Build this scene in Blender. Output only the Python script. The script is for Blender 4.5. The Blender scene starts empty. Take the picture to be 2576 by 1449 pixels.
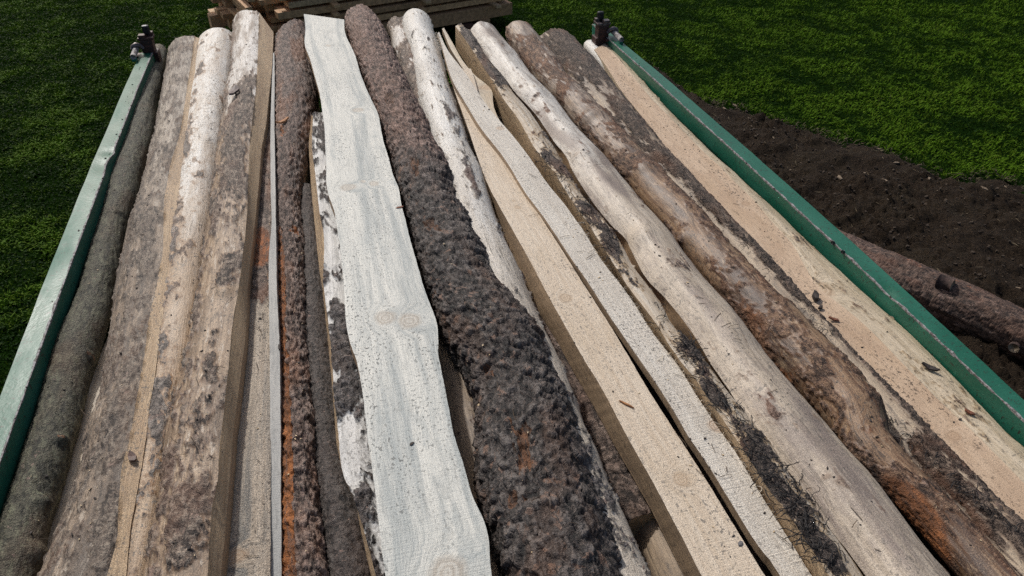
import bpy, math, random
import numpy as np
from mathutils import Vector, Matrix

random.seed(4); RNG = np.random.default_rng(7)
S = bpy.context.scene
COL = S.collection

# ------------------------------------------------------------------ camera, sky, sun, exposure
PW, PH, FPX = 2576.0, 1449.0, 1900.0
CAM = np.array([0.0, 0.0, 2.6]); PITCH = math.radians(36.2); YAW = math.radians(14.3)
cd = bpy.data.cameras.new('camera'); cam = bpy.data.objects.new('camera', cd); COL.objects.link(cam)
cam.location = CAM; cam.rotation_euler = (math.pi/2 - PITCH, 0, -YAW)
cd.sensor_width = 36.0; cd.lens = 36.0*FPX/PW; cd.clip_start = 0.05; cd.clip_end = 1500
S.camera = cam
SUN_EL, SUN_AZ = math.radians(43), math.radians(-21)      # azimuth from +Y, clockwise positive
SUNDIR = Vector((math.sin(SUN_AZ)*math.cos(SUN_EL), math.cos(SUN_AZ)*math.cos(SUN_EL), math.sin(SUN_EL)))
w = bpy.data.worlds.new("World"); S.world = w; w.use_nodes = True
wn = w.node_tree.nodes; wl = w.node_tree.links
sky = wn.new('ShaderNodeTexSky'); sky.sky_type = 'NISHITA'; sky.sun_disc = False
sky.sun_elevation = SUN_EL; sky.sun_rotation = SUN_AZ
sky.air_density = 1.0; sky.dust_density = 4.0; sky.ozone_density = 0.6
wn['Background'].inputs['Strength'].default_value = 0.10
wl.new(sky.outputs[0], wn['Background'].inputs[0])
sl = bpy.data.lights.new('sun', 'SUN'); sl.energy = 2.7; sl.angle = math.radians(2.5); sl.color = (1.0, 0.975, 0.935)
so = bpy.data.objects.new('sun', sl); COL.objects.link(so); so.location = (-6, 8, 12)
so.rotation_euler = SUNDIR.to_track_quat('Z', 'Y').to_euler()
S.view_settings.view_transform = 'Standard'; S.view_settings.look = 'None'
S.view_settings.exposure = 0.0; S.view_settings.gamma = 1.0; S.view_settings.use_curve_mapping = False
S.cycles.max_bounces = 6; S.cycles.use_denoising = False

# ------------------------------------------------------------------ pixel -> place
_F = np.array([math.cos(PITCH)*math.sin(YAW), math.cos(PITCH)*math.cos(YAW), -math.sin(PITCH)])
_R = np.array([math.cos(YAW), -math.sin(YAW), 0.0]); _U = np.cross(_R, _F)
def at(x, y, z):
    d = _F + _R*((x-PW/2)/FPX) - _U*((y-PH/2)/FPX)
    return CAM + d*((z-CAM[2])/d[2])
def proj(P):
    v = np.asarray(P) - CAM; d = v@_F
    return PW/2 + FPX*(v@_R)/d, PH/2 - FPX*(v@_U)/d, d

# ------------------------------------------------------------------ noise in numpy
def _h(ix, iy, s):
    a = (ix.astype(np.int64)*374761393 + iy.astype(np.int64)*668265263 + s*2147483647*31 + s*97531) & 0xFFFFFFFF
    a = ((a ^ (a >> 13))*1274126177) & 0xFFFFFFFF
    a = ((a ^ (a >> 16))*2246822519) & 0xFFFFFFFF
    return (a ^ (a >> 15)) & 0xFFFFFF
def rnd(ix, iy, s): return _h(ix, iy, s)/16777215.0
def perlin(x, y, s=0):
    x = np.asarray(x, float); y = np.asarray(y, float)
    ix = np.floor(x); iy = np.floor(y); fx = x-ix; fy = y-iy
    u = fx*fx*fx*(fx*(fx*6-15)+10); v = fy*fy*fy*(fy*(fy*6-15)+10)
    def g(a, b):
        t = rnd(ix+a, iy+b, s)*2*math.pi
        return np.cos(t)*(fx-a) + np.sin(t)*(fy-b)
    n0 = g(0, 0); n0 = n0 + u*(g(1, 0)-n0); n1 = g(0, 1); n1 = n1 + u*(g(1, 1)-n1)
    return (n0 + v*(n1-n0))*1.5
def fbm(x, y, s=0, o=3):
    r = 0; a = 1.0; k = 1.0
    for i in range(o):
        r = r + a*perlin(x*k+i*17.3, y*k-i*9.1, s+i*7); a *= .5; k *= 2.03
    return r/1.5
def voro(x, y, s=0):
    ix = np.floor(x); iy = np.floor(y)
    f1 = np.full(x.shape, 9.0); f2 = f1.copy(); cr = np.zeros(x.shape); cx = cr.copy(); cy = cr.copy()
    for a in (-1, 0, 1):
        for b in (-1, 0, 1):
            jx = ix+a; jy = iy+b
            px = jx + rnd(jx, jy, s) - x; py = jy + rnd(jx, jy, s+1) - y
            d = px*px + py*py
            n = d < f1
            f2 = np.where(n, f1, np.minimum(f2, d)); f1 = np.where(n, d, f1)
            cr = np.where(n, rnd(jx, jy, s+2), cr); cx = np.where(n, px, cx); cy = np.where(n, py, cy)
    return np.sqrt(f1), np.sqrt(f2), cr, cx, cy
def sst(a, b, x):
    t = np.clip((x-a)/(b-a), 0, 1); return t*t*(3-2*t)

# ------------------------------------------------------------------ materials
def rgb(c): return (c[0], c[1], c[2], 1)
class NT:
    def __init__(s, name):
        s.m = bpy.data.materials.new(name); s.m.use_nodes = True
        s.t = s.m.node_tree; s.t.nodes.clear()
        s.out = s.n('ShaderNodeOutputMaterial'); s.b = s.n('ShaderNodeBsdfPrincipled')
        s.l(s.b.outputs[0], s.out.inputs[0])
    def n(s, t): return s.t.nodes.new(t)
    def l(s, a, b): s.t.links.new(a, b)
    def put(s, v, sock):
        if hasattr(v, 'links'): s.l(v, sock)
        elif isinstance(v, (tuple, list)) and len(v) == 3 and sock.type == 'RGBA': sock.default_value = rgb(v)
        else: sock.default_value = v
    def attr(s, a):
        n = s.n('ShaderNodeAttribute'); n.attribute_name = a; return n
    def math(s, op, a, b=0.0, clamp=False):
        n = s.n('ShaderNodeMath'); n.operation = op; n.use_clamp = clamp
        s.put(a, n.inputs[0]); s.put(b, n.inputs[1]); return n.outputs[0]
    def mix(s, f, a, b, mode='MIX'):
        n = s.n('ShaderNodeMix'); n.data_type = 'RGBA'; n.blend_type = mode
        s.put(f, n.inputs[0]); s.put(a, n.inputs[6]); s.put(b, n.inputs[7]); return n.outputs[2]
    def vmul(s, v, sc):
        n = s.n('ShaderNodeVectorMath'); n.operation = 'MULTIPLY'; s.l(v, n.inputs[0]); n.inputs[1].default_value = sc; return n.outputs[0]
    def noise(s, v, scale, detail=3, rough=.55, dist=0):
        n = s.n('ShaderNodeTexNoise'); s.l(v, n.inputs['Vector']); n.inputs['Scale'].default_value = scale
        n.inputs['Detail'].default_value = detail; n.inputs['Roughness'].default_value = rough; n.inputs['Distortion'].default_value = dist
        return n.outputs[0]
    def vor(s, v, scale, feat='F1'):
        n = s.n('ShaderNodeTexVoronoi'); n.feature = feat; s.l(v, n.inputs['Vector']); n.inputs['Scale'].default_value = scale; return n
    def ramp(s, f, a, b, c0=0.0, c1=1.0):
        n = s.n('ShaderNodeMapRange'); n.interpolation_type = 'SMOOTHSTEP'; s.put(f, n.inputs[0])
        n.inputs[1].default_value = a; n.inputs[2].default_value = b; n.inputs[3].default_value = c0; n.inputs[4].default_value = c1
        return n.outputs[0]
    def bump(s, h, dist, strength=1.0):
        n = s.n('ShaderNodeBump'); n.inputs['Distance'].default_value = dist; n.inputs['Strength'].default_value = strength
        s.l(h, n.inputs['Height']); return n
    def sep(s, c):
        n = s.n('ShaderNodeSeparateColor'); s.l(c, n.inputs[0]); return n.outputs

def timber(name, c1=(.60,.52,.40), c2=(.46,.37,.26), c3=(.30,.29,.27), stain=.3, speck=.3, speckcol=(.10,.09,.08),
           saw=.0, grain=110, crack=.2, bark=((.045,.033,.026),(.13,.09,.07),(.25,.20,.17)), inner=(.34,.14,.06),
           rough=.55, knot=(.34,.22,.13), bumpd=.0012, bbump=.004, spec=.4, fine=1.0, dustc=(.5,.42,.32), dust=0.0, film=None, filmk=.85, ragged=1.0, brough=.64, gritk=1.0, alt=None, pinkf=(.27, .185, .15), altw=None, streak=.35, hi=None, stsc=(13, 2.3)):
    """weathered or fresh wood, plus the bark that still clings to it (mask attribute 'm': bark, inner bark, relief)"""
    T = NT(name); L = T.attr('loc').outputs['Vector']; MA = T.attr('m'); M = T.sep(MA.outputs['Color']); CEL = MA.outputs['Alpha']; K = T.attr('knot').outputs['Fac']
    # grain bends round the knots
    kb = T.math('MULTIPLY', T.ramp(K, .6, 3.2, 1, 0), .045)
    sepx = T.n('ShaderNodeSeparateXYZ'); T.l(L, sepx.inputs[0])
    cmb = T.n('ShaderNodeCombineXYZ'); T.l(T.math('ADD', sepx.outputs[0], kb), cmb.inputs[0]); T.l(sepx.outputs[1], cmb.inputs[1]); T.l(sepx.outputs[2], cmb.inputs[2])
    G = cmb.outputs[0]
    g = T.noise(T.vmul(G, (grain, 3.2, 1)), 1, 5, .62)
    g2 = T.noise(T.vmul(G, (grain*3.5, 26, 1)), 1, 3, .6)
    big = T.noise(T.vmul(G, (stsc[0], stsc[1], 1)), 1, 4, .6)
    big2 = T.noise(T.vmul(L, (30, 8, 1)), 1, 4, .65, .4)
    if altw:
        yw = T.ramp(T.math('ADD', sepx.outputs[1], T.math('MULTIPLY', T.noise(T.vmul(L, (14, 3, 1)), 1, 4), 1.4)), altw[0]+.7, altw[1]+.7)
        wood = T.mix(T.ramp(g, .34, .66), T.mix(yw, c1, altw[2]), T.mix(yw, c2, altw[3]))
    else: wood = T.mix(T.ramp(g, .34, .66), c1, c2)
    wood = T.mix(T.math('MULTIPLY', T.ramp(big, .46, .64), stain), wood, c3)
    wood = T.mix(T.math('MULTIPLY', T.ramp(big2, .52, .72), stain*.7), wood, c3)
    wood = T.mix(T.math('MULTIPLY', T.ramp(g2, .55, .72), .30*fine), wood, tuple(x*.55 for x in c2))
    f3 = T.noise(L, 420, 3, .65)
    wood = T.mix(T.math('MULTIPLY', T.ramp(f3, .52, .72), .40*fine), wood, tuple(x*.42 for x in c2))
    ms = T.noise(T.vmul(G, (85, 16, 1)), 1, 4, .7, .5)
    wood = T.mix(T.math('MULTIPLY', T.ramp(ms, .53, .66), streak), wood, tuple(x*.5 for x in c3)); wood = T.mix(T.math('MULTIPLY', T.ramp(ms, .44, .34), streak*.7), wood, hi or tuple(min(.9, x*1.12) for x in c1))
    if dust:
        wood = T.mix(T.math('MULTIPLY', T.ramp(T.noise(T.vmul(L, (16, 5, 1)), 1, 5, .7), .48, .6), dust), wood, dustc)
    # speckles of mould and dirt
    sn = T.noise(T.vmul(L, (1, .7, 1)), 210, 2, .5); sn2 = T.noise(T.vmul(L, (1, .7, 1)), 105, 2, .5); sm = T.ramp(T.noise(T.vmul(L, (11, 3.6, 1)), 1, 4, .6), .38, .62)
    sp = T.math('MAXIMUM', T.ramp(sn, .575, .66), T.ramp(sn2, .635, .67))
    wood = T.mix(T.math('MULTIPLY', T.math('MULTIPLY', sp, T.math('ADD', T.math('MULTIPLY', sm, .80), .20)), speck), wood, speckcol)
    grit = T.noise(L, 640, 2, .6)
    wood = T.mix(T.math('MULTIPLY', T.ramp(grit, .50, .64), .42*gritk), wood, tuple(x*.30 for x in c2))
    wood = T.mix(T.math('MULTIPLY', T.ramp(grit, .46, .36), .30*gritk), wood, tuple(min(.9, x*1.25) for x in c1))
    if crack:
        cn = T.noise(T.vmul(G, (62, 2.0, 1)), 1, 3, .5); ca = T.math('ABSOLUTE', T.math('SUBTRACT', cn, .5))
        cm = T.math('MULTIPLY', T.ramp(ca, .0, .012, 1, 0), T.ramp(T.noise(T.vmul(L, (10, 5, 1)), 1, 2), .5, .6))
        wood = T.mix(T.math('MULTIPLY', cm, crack), wood, tuple(x*.25 for x in c2))
    # knots with rings
    kr = T.math('SINE', T.math('ADD', T.math('MULTIPLY', K, 15.0), T.math('MULTIPLY', T.noise(L, 60, 3), 9.0)))
    kcol = T.mix(T.ramp(kr, -1, 1, .05, .35), knot, tuple(min(1, x*1.2) for x in c1))
    wood = T.mix(T.math('MULTIPLY', T.ramp(K, .85, 1.6, .75, 0), 1.0), wood, kcol)
    wood = T.mix(T.ramp(T.math('ABSOLUTE', T.math('SUBTRACT', K, 1.0)), .0, .16, .32, 0), wood, tuple(x*.6 for x in knot))
    # bark: bare wood -> brown film of inner bark -> broken outer bark
    bn = T.noise(L, 170, 4, .65); bn2 = T.noise(T.vmul(L, (1, .5, 1)), 38, 4, .65); bst = T.noise(T.vmul(L, (150, 30, 1)), 1, 4, .65)
    bark_ = list(bark)
    if alt:
        yg = T.ramp(T.math('ADD', sepx.outputs[1], T.math('MULTIPLY', T.noise(T.vmul(L, (9, 3, 1)), 1, 3), 1.2)), alt[0]+.6, alt[1]+.6)
        bark_ = [T.mix(yg, p, q) for p, q in zip(bark, alt[2])]
    br = T.math('ADD', T.math('MULTIPLY', M[2], 1.0), T.math('MULTIPLY', T.math('SUBTRACT', bn2, .5), .8))
    br = T.math('ADD', br, T.math('MULTIPLY', T.math('SUBTRACT', bn, .5), .55))
    bc = T.mix(T.ramp(br, .08, .38), bark_[0], bark_[1]); bc = T.mix(T.ramp(br, .36, .78), bc, bark_[2])
    bc = T.mix(T.math('MULTIPLY', T.ramp(grit, .45, .36), .45), bc, bark_[2])
    hue = T.noise(T.vmul(L, (9, 3.5, 1)), 1, 3, .6)
    fl = T.math('FRACT', T.math('MULTIPLY', CEL, 5.3)); fl2 = T.math('FRACT', T.math('MULTIPLY', CEL, 17.7))
    bc = T.mix(T.ramp(fl, .45, .05, 0, .85), bc, bark_[0]); bc = T.mix(T.ramp(fl, .62, .95, 0, .80), bc, bark_[2])
    bc = T.mix(T.ramp(fl2, .86, .90, 0, .7), bc, pinkf)
    mid = T.noise(T.vmul(L, (75, 26, 1)), 1, 4, .65, .8)
    bc = T.mix(T.ramp(mid, .52, .60, 0, .8), bc, bark_[0]); bc = T.mix(T.ramp(mid, .44, .36, 0, .65), bc, bark_[2])
    bc = T.mix(T.math('MULTIPLY', T.ramp(bst, .42, .34), .4), bc, bark_[2]); bc = T.mix(T.math('MULTIPLY', T.ramp(bst, .55, .66), .5), bc, bark_[0])
    bc = T.mix(T.math('MULTIPLY', T.ramp(hue, .48, .66), .45), bc, T.mix(.5, bc, inner))
    inn = T.mix(T.ramp(bn2, .36, .62), inner, tuple(x*.45 for x in inner))
    inn = T.mix(T.math('MULTIPLY', T.ramp(bst, .48, .62), .75), inn, bark[1])
    inn = T.mix(T.math('MULTIPLY', T.ramp(bn, .56, .66), .8), inn, bark[0])
    bc = T.mix(T.ramp(M[1], .3, .65), bc, inn)
    edge = T.math('ADD', M[0], T.math('MULTIPLY', T.math('SUBTRACT', bst, .5), .50*ragged))
    edge = T.math('ADD', edge, T.math('MULTIPLY', T.math('SUBTRACT', bn, .5), .45*ragged))
    fc = film or tuple(.55*x+.45*y for x, y in zip(c2, bark[1]))
    fcol = T.mix(T.ramp(bst, .38, .64), fc, tuple(x*.5 for x in fc)); fcol = T.mix(T.math('MULTIPLY', T.ramp(hue, .5, .62), .6), fcol, c3)
    fcol = T.mix(T.ramp(M[1], .3, .8), fcol, inn)
    wood = T.mix(T.math('MULTIPLY', T.ramp(edge, .24, .46), filmk), wood, fcol)
    bm = T.ramp(edge, .47, .58)
    T.l(T.mix(bm, wood, bc), T.b.inputs['Base Color'])
    T.l(T.ramp(bm, 0, 1, rough, brough), T.b.inputs['Roughness'])
    T.b.inputs['Specular IOR Level'].default_value = spec
    # relief
    hw = T.math('ADD', T.math('MULTIPLY', g2, .6), T.math('MULTIPLY', f3, .55))
    if saw:
        sv = T.noise(T.vmul(L, (14, 330, 1)), 1, 2, .5, .3)
        hw = T.math('ADD', hw, T.math('MULTIPLY', sv, saw))
    hb = T.math('ADD', T.math('MULTIPLY', bn, 1.0), T.math('MULTIPLY', T.noise(L, 520, 2), .5))
    b1 = T.bump(hw, bumpd); 
    b2 = T.bump(hb, bbump)
    nm = T.n('ShaderNodeMix'); nm.data_type = 'VECTOR'; T.l(bm, nm.inputs[0]); T.l(b1.outputs[0], nm.inputs[4]); T.l(b2.outputs[0], nm.inputs[5])
    T.l(nm.outputs[1], T.b.inputs['Normal'])
    return T.m

def endgrain(name, c=(.5,.38,.24)):
    T = NT(name); tc = T.n('ShaderNodeTexCoord').outputs['Object']
    n = T.noise(tc, 40, 4); n2 = T.noise(tc, 300, 2)
    c0 = T.mix(T.ramp(n, .35, .65), c, tuple(x*.62 for x in c)); c0 = T.mix(T.math('MULTIPLY', T.ramp(n2, .5, .7), .5), c0, tuple(x*.35 for x in c))
    T.l(c0, T.b.inputs['Base Color']); T.b.inputs['Roughness'].default_value = .8
    T.l(T.bump(n2, .002).outputs[0], T.b.inputs['Normal']); return T.m

def paint(name, c, c2, wear=(.10,.085,.08), rough=.42, debris=.6, scale=1.0):
    T = NT(name); L = T.n('ShaderNodeTexCoord').outputs['Object']; wa = T.attr('m'); M = T.sep(wa.outputs['Color'])
    n = T.noise(T.vmul(L, (9, 3, 9)), scale, 4, .6); n2 = T.noise(L, 130*scale, 4, .6); n3 = T.noise(T.vmul(L, (40, 130, 40)), scale, 2, .55)
    col = T.mix(T.ramp(n, .35, .68), c, c2)
    col = T.mix(T.math('MULTIPLY', T.ramp(n2, .60, .68), debris), col, (.03,.022,.016))
    col = T.mix(T.math('MULTIPLY', T.ramp(n3, .665, .70), debris), col, (.025,.02,.017))
    col = T.mix(T.math('MULTIPLY', T.ramp(n2, .38, .30), .25), col, tuple(min(1, x*1.6+.05) for x in c2))
    ed = T.ramp(T.math('ADD', M[0], T.math('MULTIPLY', T.math('SUBTRACT', T.noise(T.vmul(L, (60, 22, 60)), scale, 3), .5), 1.3)), .62, .72)
    col = T.mix(ed, col, T.mix(T.ramp(n2, .4, .6), wear, (.30,.29,.29)))
    T.l(col, T.b.inputs['Base Color']); T.l(T.ramp(T.math('ADD', n, T.math('MULTIPLY', ed, .5)), .3, .9, rough-.06, rough+.3), T.b.inputs['Roughness'])
    T.b.inputs['Specular IOR Level'].default_value = .3
    T.l(T.bump(T.math('ADD', n2, T.math('MULTIPLY', n, 3)), .0007).outputs[0], T.b.inputs['Normal']); return T.m

def plain(name, c, c2=None, rough=.6, metal=0.0, scale=60, bump=.001):
    T = NT(name); L = T.n('ShaderNodeTexCoord').outputs['Object']; n = T.noise(L, scale, 4, .65)
    T.l(T.mix(T.ramp(n, .35, .65), c, c2 or tuple(x*.6 for x in c)), T.b.inputs['Base Color'])
    T.b.inputs['Roughness'].default_value = rough; T.b.inputs['Metallic'].default_value = metal
    T.l(T.bump(n, bump).outputs[0], T.b.inputs['Normal']); return T.m

# ------------------------------------------------------------------ meshes from arrays
def make_mesh(name, V, quads=None, tris=None, qmat=None, tmat=None, attrs=None, ngons=(), smooth=True):
    me = bpy.data.meshes.new(name)
    quads = np.zeros((0, 4), int) if quads is None else np.asarray(quads, int)
    tris = np.zeros((0, 3), int) if tris is None else np.asarray(tris, int)
    loops = np.concatenate([quads.ravel(), tris.ravel()] + [np.asarray(g, int) for g in ngons])
    tot = np.concatenate([np.full(len(quads), 4), np.full(len(tris), 3), np.array([len(g) for g in ngons], int)]).astype(int)
    start = np.concatenate([[0], np.cumsum(tot)[:-1]]).astype(int)
    me.vertices.add(len(V)); me.vertices.foreach_set('co', np.asarray(V, np.float32).ravel())
    me.loops.add(len(loops)); me.loops.foreach_set('vertex_index', loops.astype(np.int32))
    me.polygons.add(len(tot)); me.polygons.foreach_set('loop_start', start.astype(np.int32)); me.polygons.foreach_set('loop_total', tot.astype(np.int32))
    mi = np.zeros(len(tot), np.int32)
    if qmat is not None: mi[:len(quads)] = qmat
    if tmat is not None: mi[len(quads):len(quads)+len(tris)] = tmat
    me.polygons.foreach_set('material_index', mi)
    me.polygons.foreach_set('use_smooth', np.full(len(tot), smooth, bool))
    for k, (ty, arr) in (attrs or {}).items():
        a = me.attributes.new(k, ty, 'POINT')
        a.data.foreach_set({'FLOAT': 'value', 'FLOAT_VECTOR': 'vector', 'FLOAT_COLOR': 'color'}[ty], np.asarray(arr, np.float32).ravel())
    me.update(); me.validate(); return me

def link(name, me, mats, parent=None, loc=None, label=None, cat=None, group=None, kind=None):
    o = bpy.data.objects.new(name, me); COL.objects.link(o)
    if me is not None:
        for m in (mats if isinstance(mats, (list, tuple)) else [mats]): me.materials.append(m)
    if parent is not None: o.parent = parent
    if loc is not None: o.location = loc
    if label: o['label'] = label
    if cat: o['category'] = cat
    if group: o['group'] = group
    if kind: o['kind'] = kind
    return o

def boxes_mesh(name, bxs, bevel=0.0, smooth=False):
    """one part out of boxes (centre, size, 3x3 rotation or None); bevelled corners along the long edges"""
    V = []; Q = []
    for c, s, r in bxs:
        b = len(V); s = np.array(s)/2
        cs = [(-1,-1,-1),(1,-1,-1),(1,1,-1),(-1,1,-1),(-1,-1,1),(1,-1,1),(1,1,1),(-1,1,1)]
        for k in cs:
            p = np.array(k)*s
            if r is not None: p = np.array(r)@p
            V.append(p+np.array(c))
        Q += [[b+i for i in f] for f in ((0,3,2,1),(4,5,6,7),(0,1,5,4),(1,2,6,5),(2,3,7,6),(3,0,4,7))]
    me = make_mesh(name, V, Q, smooth=smooth)
    if bevel:
        import bmesh
        bm = bmesh.new(); bm.from_mesh(me)
        bmesh.ops.bevel(bm, geom=list(bm.edges), offset=bevel, segments=2, affect='EDGES', profile=.6)
        bm.to_mesh(me); bm.free()
    return me

def tube_arrays(pts, r, seg=6, base=0):
    pts = np.asarray(pts, float); n = len(pts); r = np.broadcast_to(r, (n,))
    t = np.gradient(pts, axis=0); t /= np.linalg.norm(t, axis=1)[:, None]+1e-9
    up = np.where(np.abs(t[:, 2:3]) > .9, [[1, 0, 0]], [[0, 0, 1]]); a = np.cross(t, up); a /= np.linalg.norm(a, axis=1)[:, None]+1e-9; b = np.cross(a, t)
    th = np.arange(seg)*2*math.pi/seg
    V = (pts[:, None] + r[:, None, None]*(np.cos(th)[None, :, None]*a[:, None]+np.sin(th)[None, :, None]*b[:, None])).reshape(-1, 3)
    Q = [[base+i*seg+j, base+i*seg+(j+1) % seg, base+(i+1)*seg+(j+1) % seg, base+(i+1)*seg+j] for i in range(n-1) for j in range(seg)]
    return V, Q, [[base+j for j in range(seg)], [base+(n-1)*seg+j for j in range(seg-1, -1, -1)]]

# ------------------------------------------------------------------ bark and wood relief: returns height (m), bark, inner, relief 0..1
def relief(kind, s, y, seed, prm):
    z = np.zeros_like(s); one = np.ones_like(s)
    if kind == 'cut':
        return z, z, z, z+.5
    if kind == 'smooth':      # debarked round wood
        h = fbm(s*9, y*3.5, seed, 3)*prm.get('und', .003) + fbm(s*60, y*14, seed+3, 2)*.0006
        return h, z, z, z+.5
    if kind in ('plates', 'patchy', 'fine'):
        a, b = prm.get('cell', (.019, .032)); A = prm.get('amp', .009)
        wx = s + fbm(s*45, y*30, seed+5, 2)*.010 + fbm(s*190, y*150, seed+6, 2)*.0026; wy = y + fbm(s*40, y*35, seed+9, 2)*.013 + fbm(s*190, y*150, seed+8, 2)*.003
        # plates that lift at one end and overlap the next, in two sizes, with dark fissures between some of them
        f1, f2, cr, cx, cy = voro(wx/a, wy/b, seed)
        g1, g2, dr, dx, dy = voro(wx/(a*.50)+3.1, wy/(b*.46), seed+40)
        fis = sst(.0, .10, f2-f1); fis2 = sst(0, .10, g2-g1)
        k = (cr*7.3) % 1; k2 = (dr*5.9) % 1
        rel = .40 + .46*(k-.5) + .92*(cy*(.6+.4*k)+cx*(cr-.5)*.8)*(.45+.55*cr)
        rel = rel + .20*(k2-.5) + .46*(dy+dx*(dr-.5))*(.35+.65*dr)
        cap = .40 + .30*k2*.6 + .16*k + .30*dy*(.4+.6*dr) + .12*cy
        rel = np.where(rel > cap, cap+(rel-cap)*.18, rel)
        rel = rel*(1-.60*(1-fis)) - .20*(1-fis2) + .05*fbm(s*190, y*120, seed+11, 2) + .06
        rel = np.clip(rel, 0, 1.1)
        prm['_cell'] = np.where(k2 > .45, dr, cr)
        if kind == 'fine':
            wr = fbm(s*30+cr*2, y*170, seed+15, 3)
            rel = np.clip(.55*rel + .38*(wr+.4) + .2*fbm(s*25, y*12, seed+2, 3), 0, 1)
        if kind == 'patchy':
            th = prm.get('cover', .5); ps, py = prm.get('ps', 16), prm.get('py', 6)
            m = .55*fbm(s*ps, y*py, seed+70, 3) + .42*fbm(s*ps*3.2, y*py*3.4, seed+74, 3) + .30*fbm(s*ps*9, y*py*11, seed+77, 3) + .12*(cr-.5) + .5 + prm.get('_bias', 0)*.8
            m0 = np.clip(.5 + (m-(1-th))*1.5, 0, 1)
            mb = sst(.52, .60, m0)
            und = fbm(s*9, y*4, seed+30, 3)*.003*prm.get('und', 1.0)
            return und + mb*(.0012 + A*rel) + sst(.3, .5, m0)*.0008, m0, prm.get('_inner', 0)*1.0, rel
        inn = sst(.62, .80, .5*fbm(s*14, y*6, seed+50, 3) + .3*fbm(s*60, y*30, seed+52, 2) + .25*(dr-.5) + .2 + prm.get('innerlev', .0) + prm.get('_inner', 0))
        return A*rel - inn*A*.5 + fbm(s*10, y*4, seed+60, 3)*prm.get('und', .005), one, inn, rel*(1-.3*inn)
    return z, z, z, z+.5

def interp_line(line, z, Ynear):
    """pixel polyline at height z, or at a height running from z[0] at its first point to z[1] at its last"""
    y0, y1 = line[0][1], line[-1][1]
    zz = [z if not isinstance(z, tuple) else z[0]+(z[1]-z[0])*(y-y0)/(y1-y0) for x, y in line]
    Pn = np.array([at(x, y, h) for (x, y), h in zip(line, zz)])
    Pn = Pn[np.argsort(-Pn[:, 1])]
    Y, X, Z = Pn[:, 1], Pn[:, 0], Pn[:, 2]
    k = max(1, min(3, len(Y)-1)); sl_ = np.clip((X[-1]-X[-1-k])/(Y[-1]-Y[-1-k]+1e-9), -.22, .22)
    return Y[0], (lambda yy: np.where(yy < Y[-1], X[-1]+(yy-Y[-1])*sl_, np.interp(yy, Y[::-1], X[::-1]))), (lambda yy: np.interp(yy, Y[::-1], Z[::-1]))

def smooth1(a, k=3):
    ker = np.exp(-np.linspace(-2, 2, 2*k+1)**2/2); ker /= ker.sum()
    return np.convolve(np.pad(a, k, mode='edge'), ker, 'valid')

QUAL = 1.0
def stations(Yf, Yn):
    ys = [Yf]; y = Yf
    while y > Yn:
        d2 = y*y + 1.25
        st = 1.9*d2/(755*1.12)/QUAL
        if y < .62: st = .03
        y -= min(.028, max(.0042, st)); ys.append(y)
    ys[-1] = Yn
    return np.array(ys)

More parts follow.
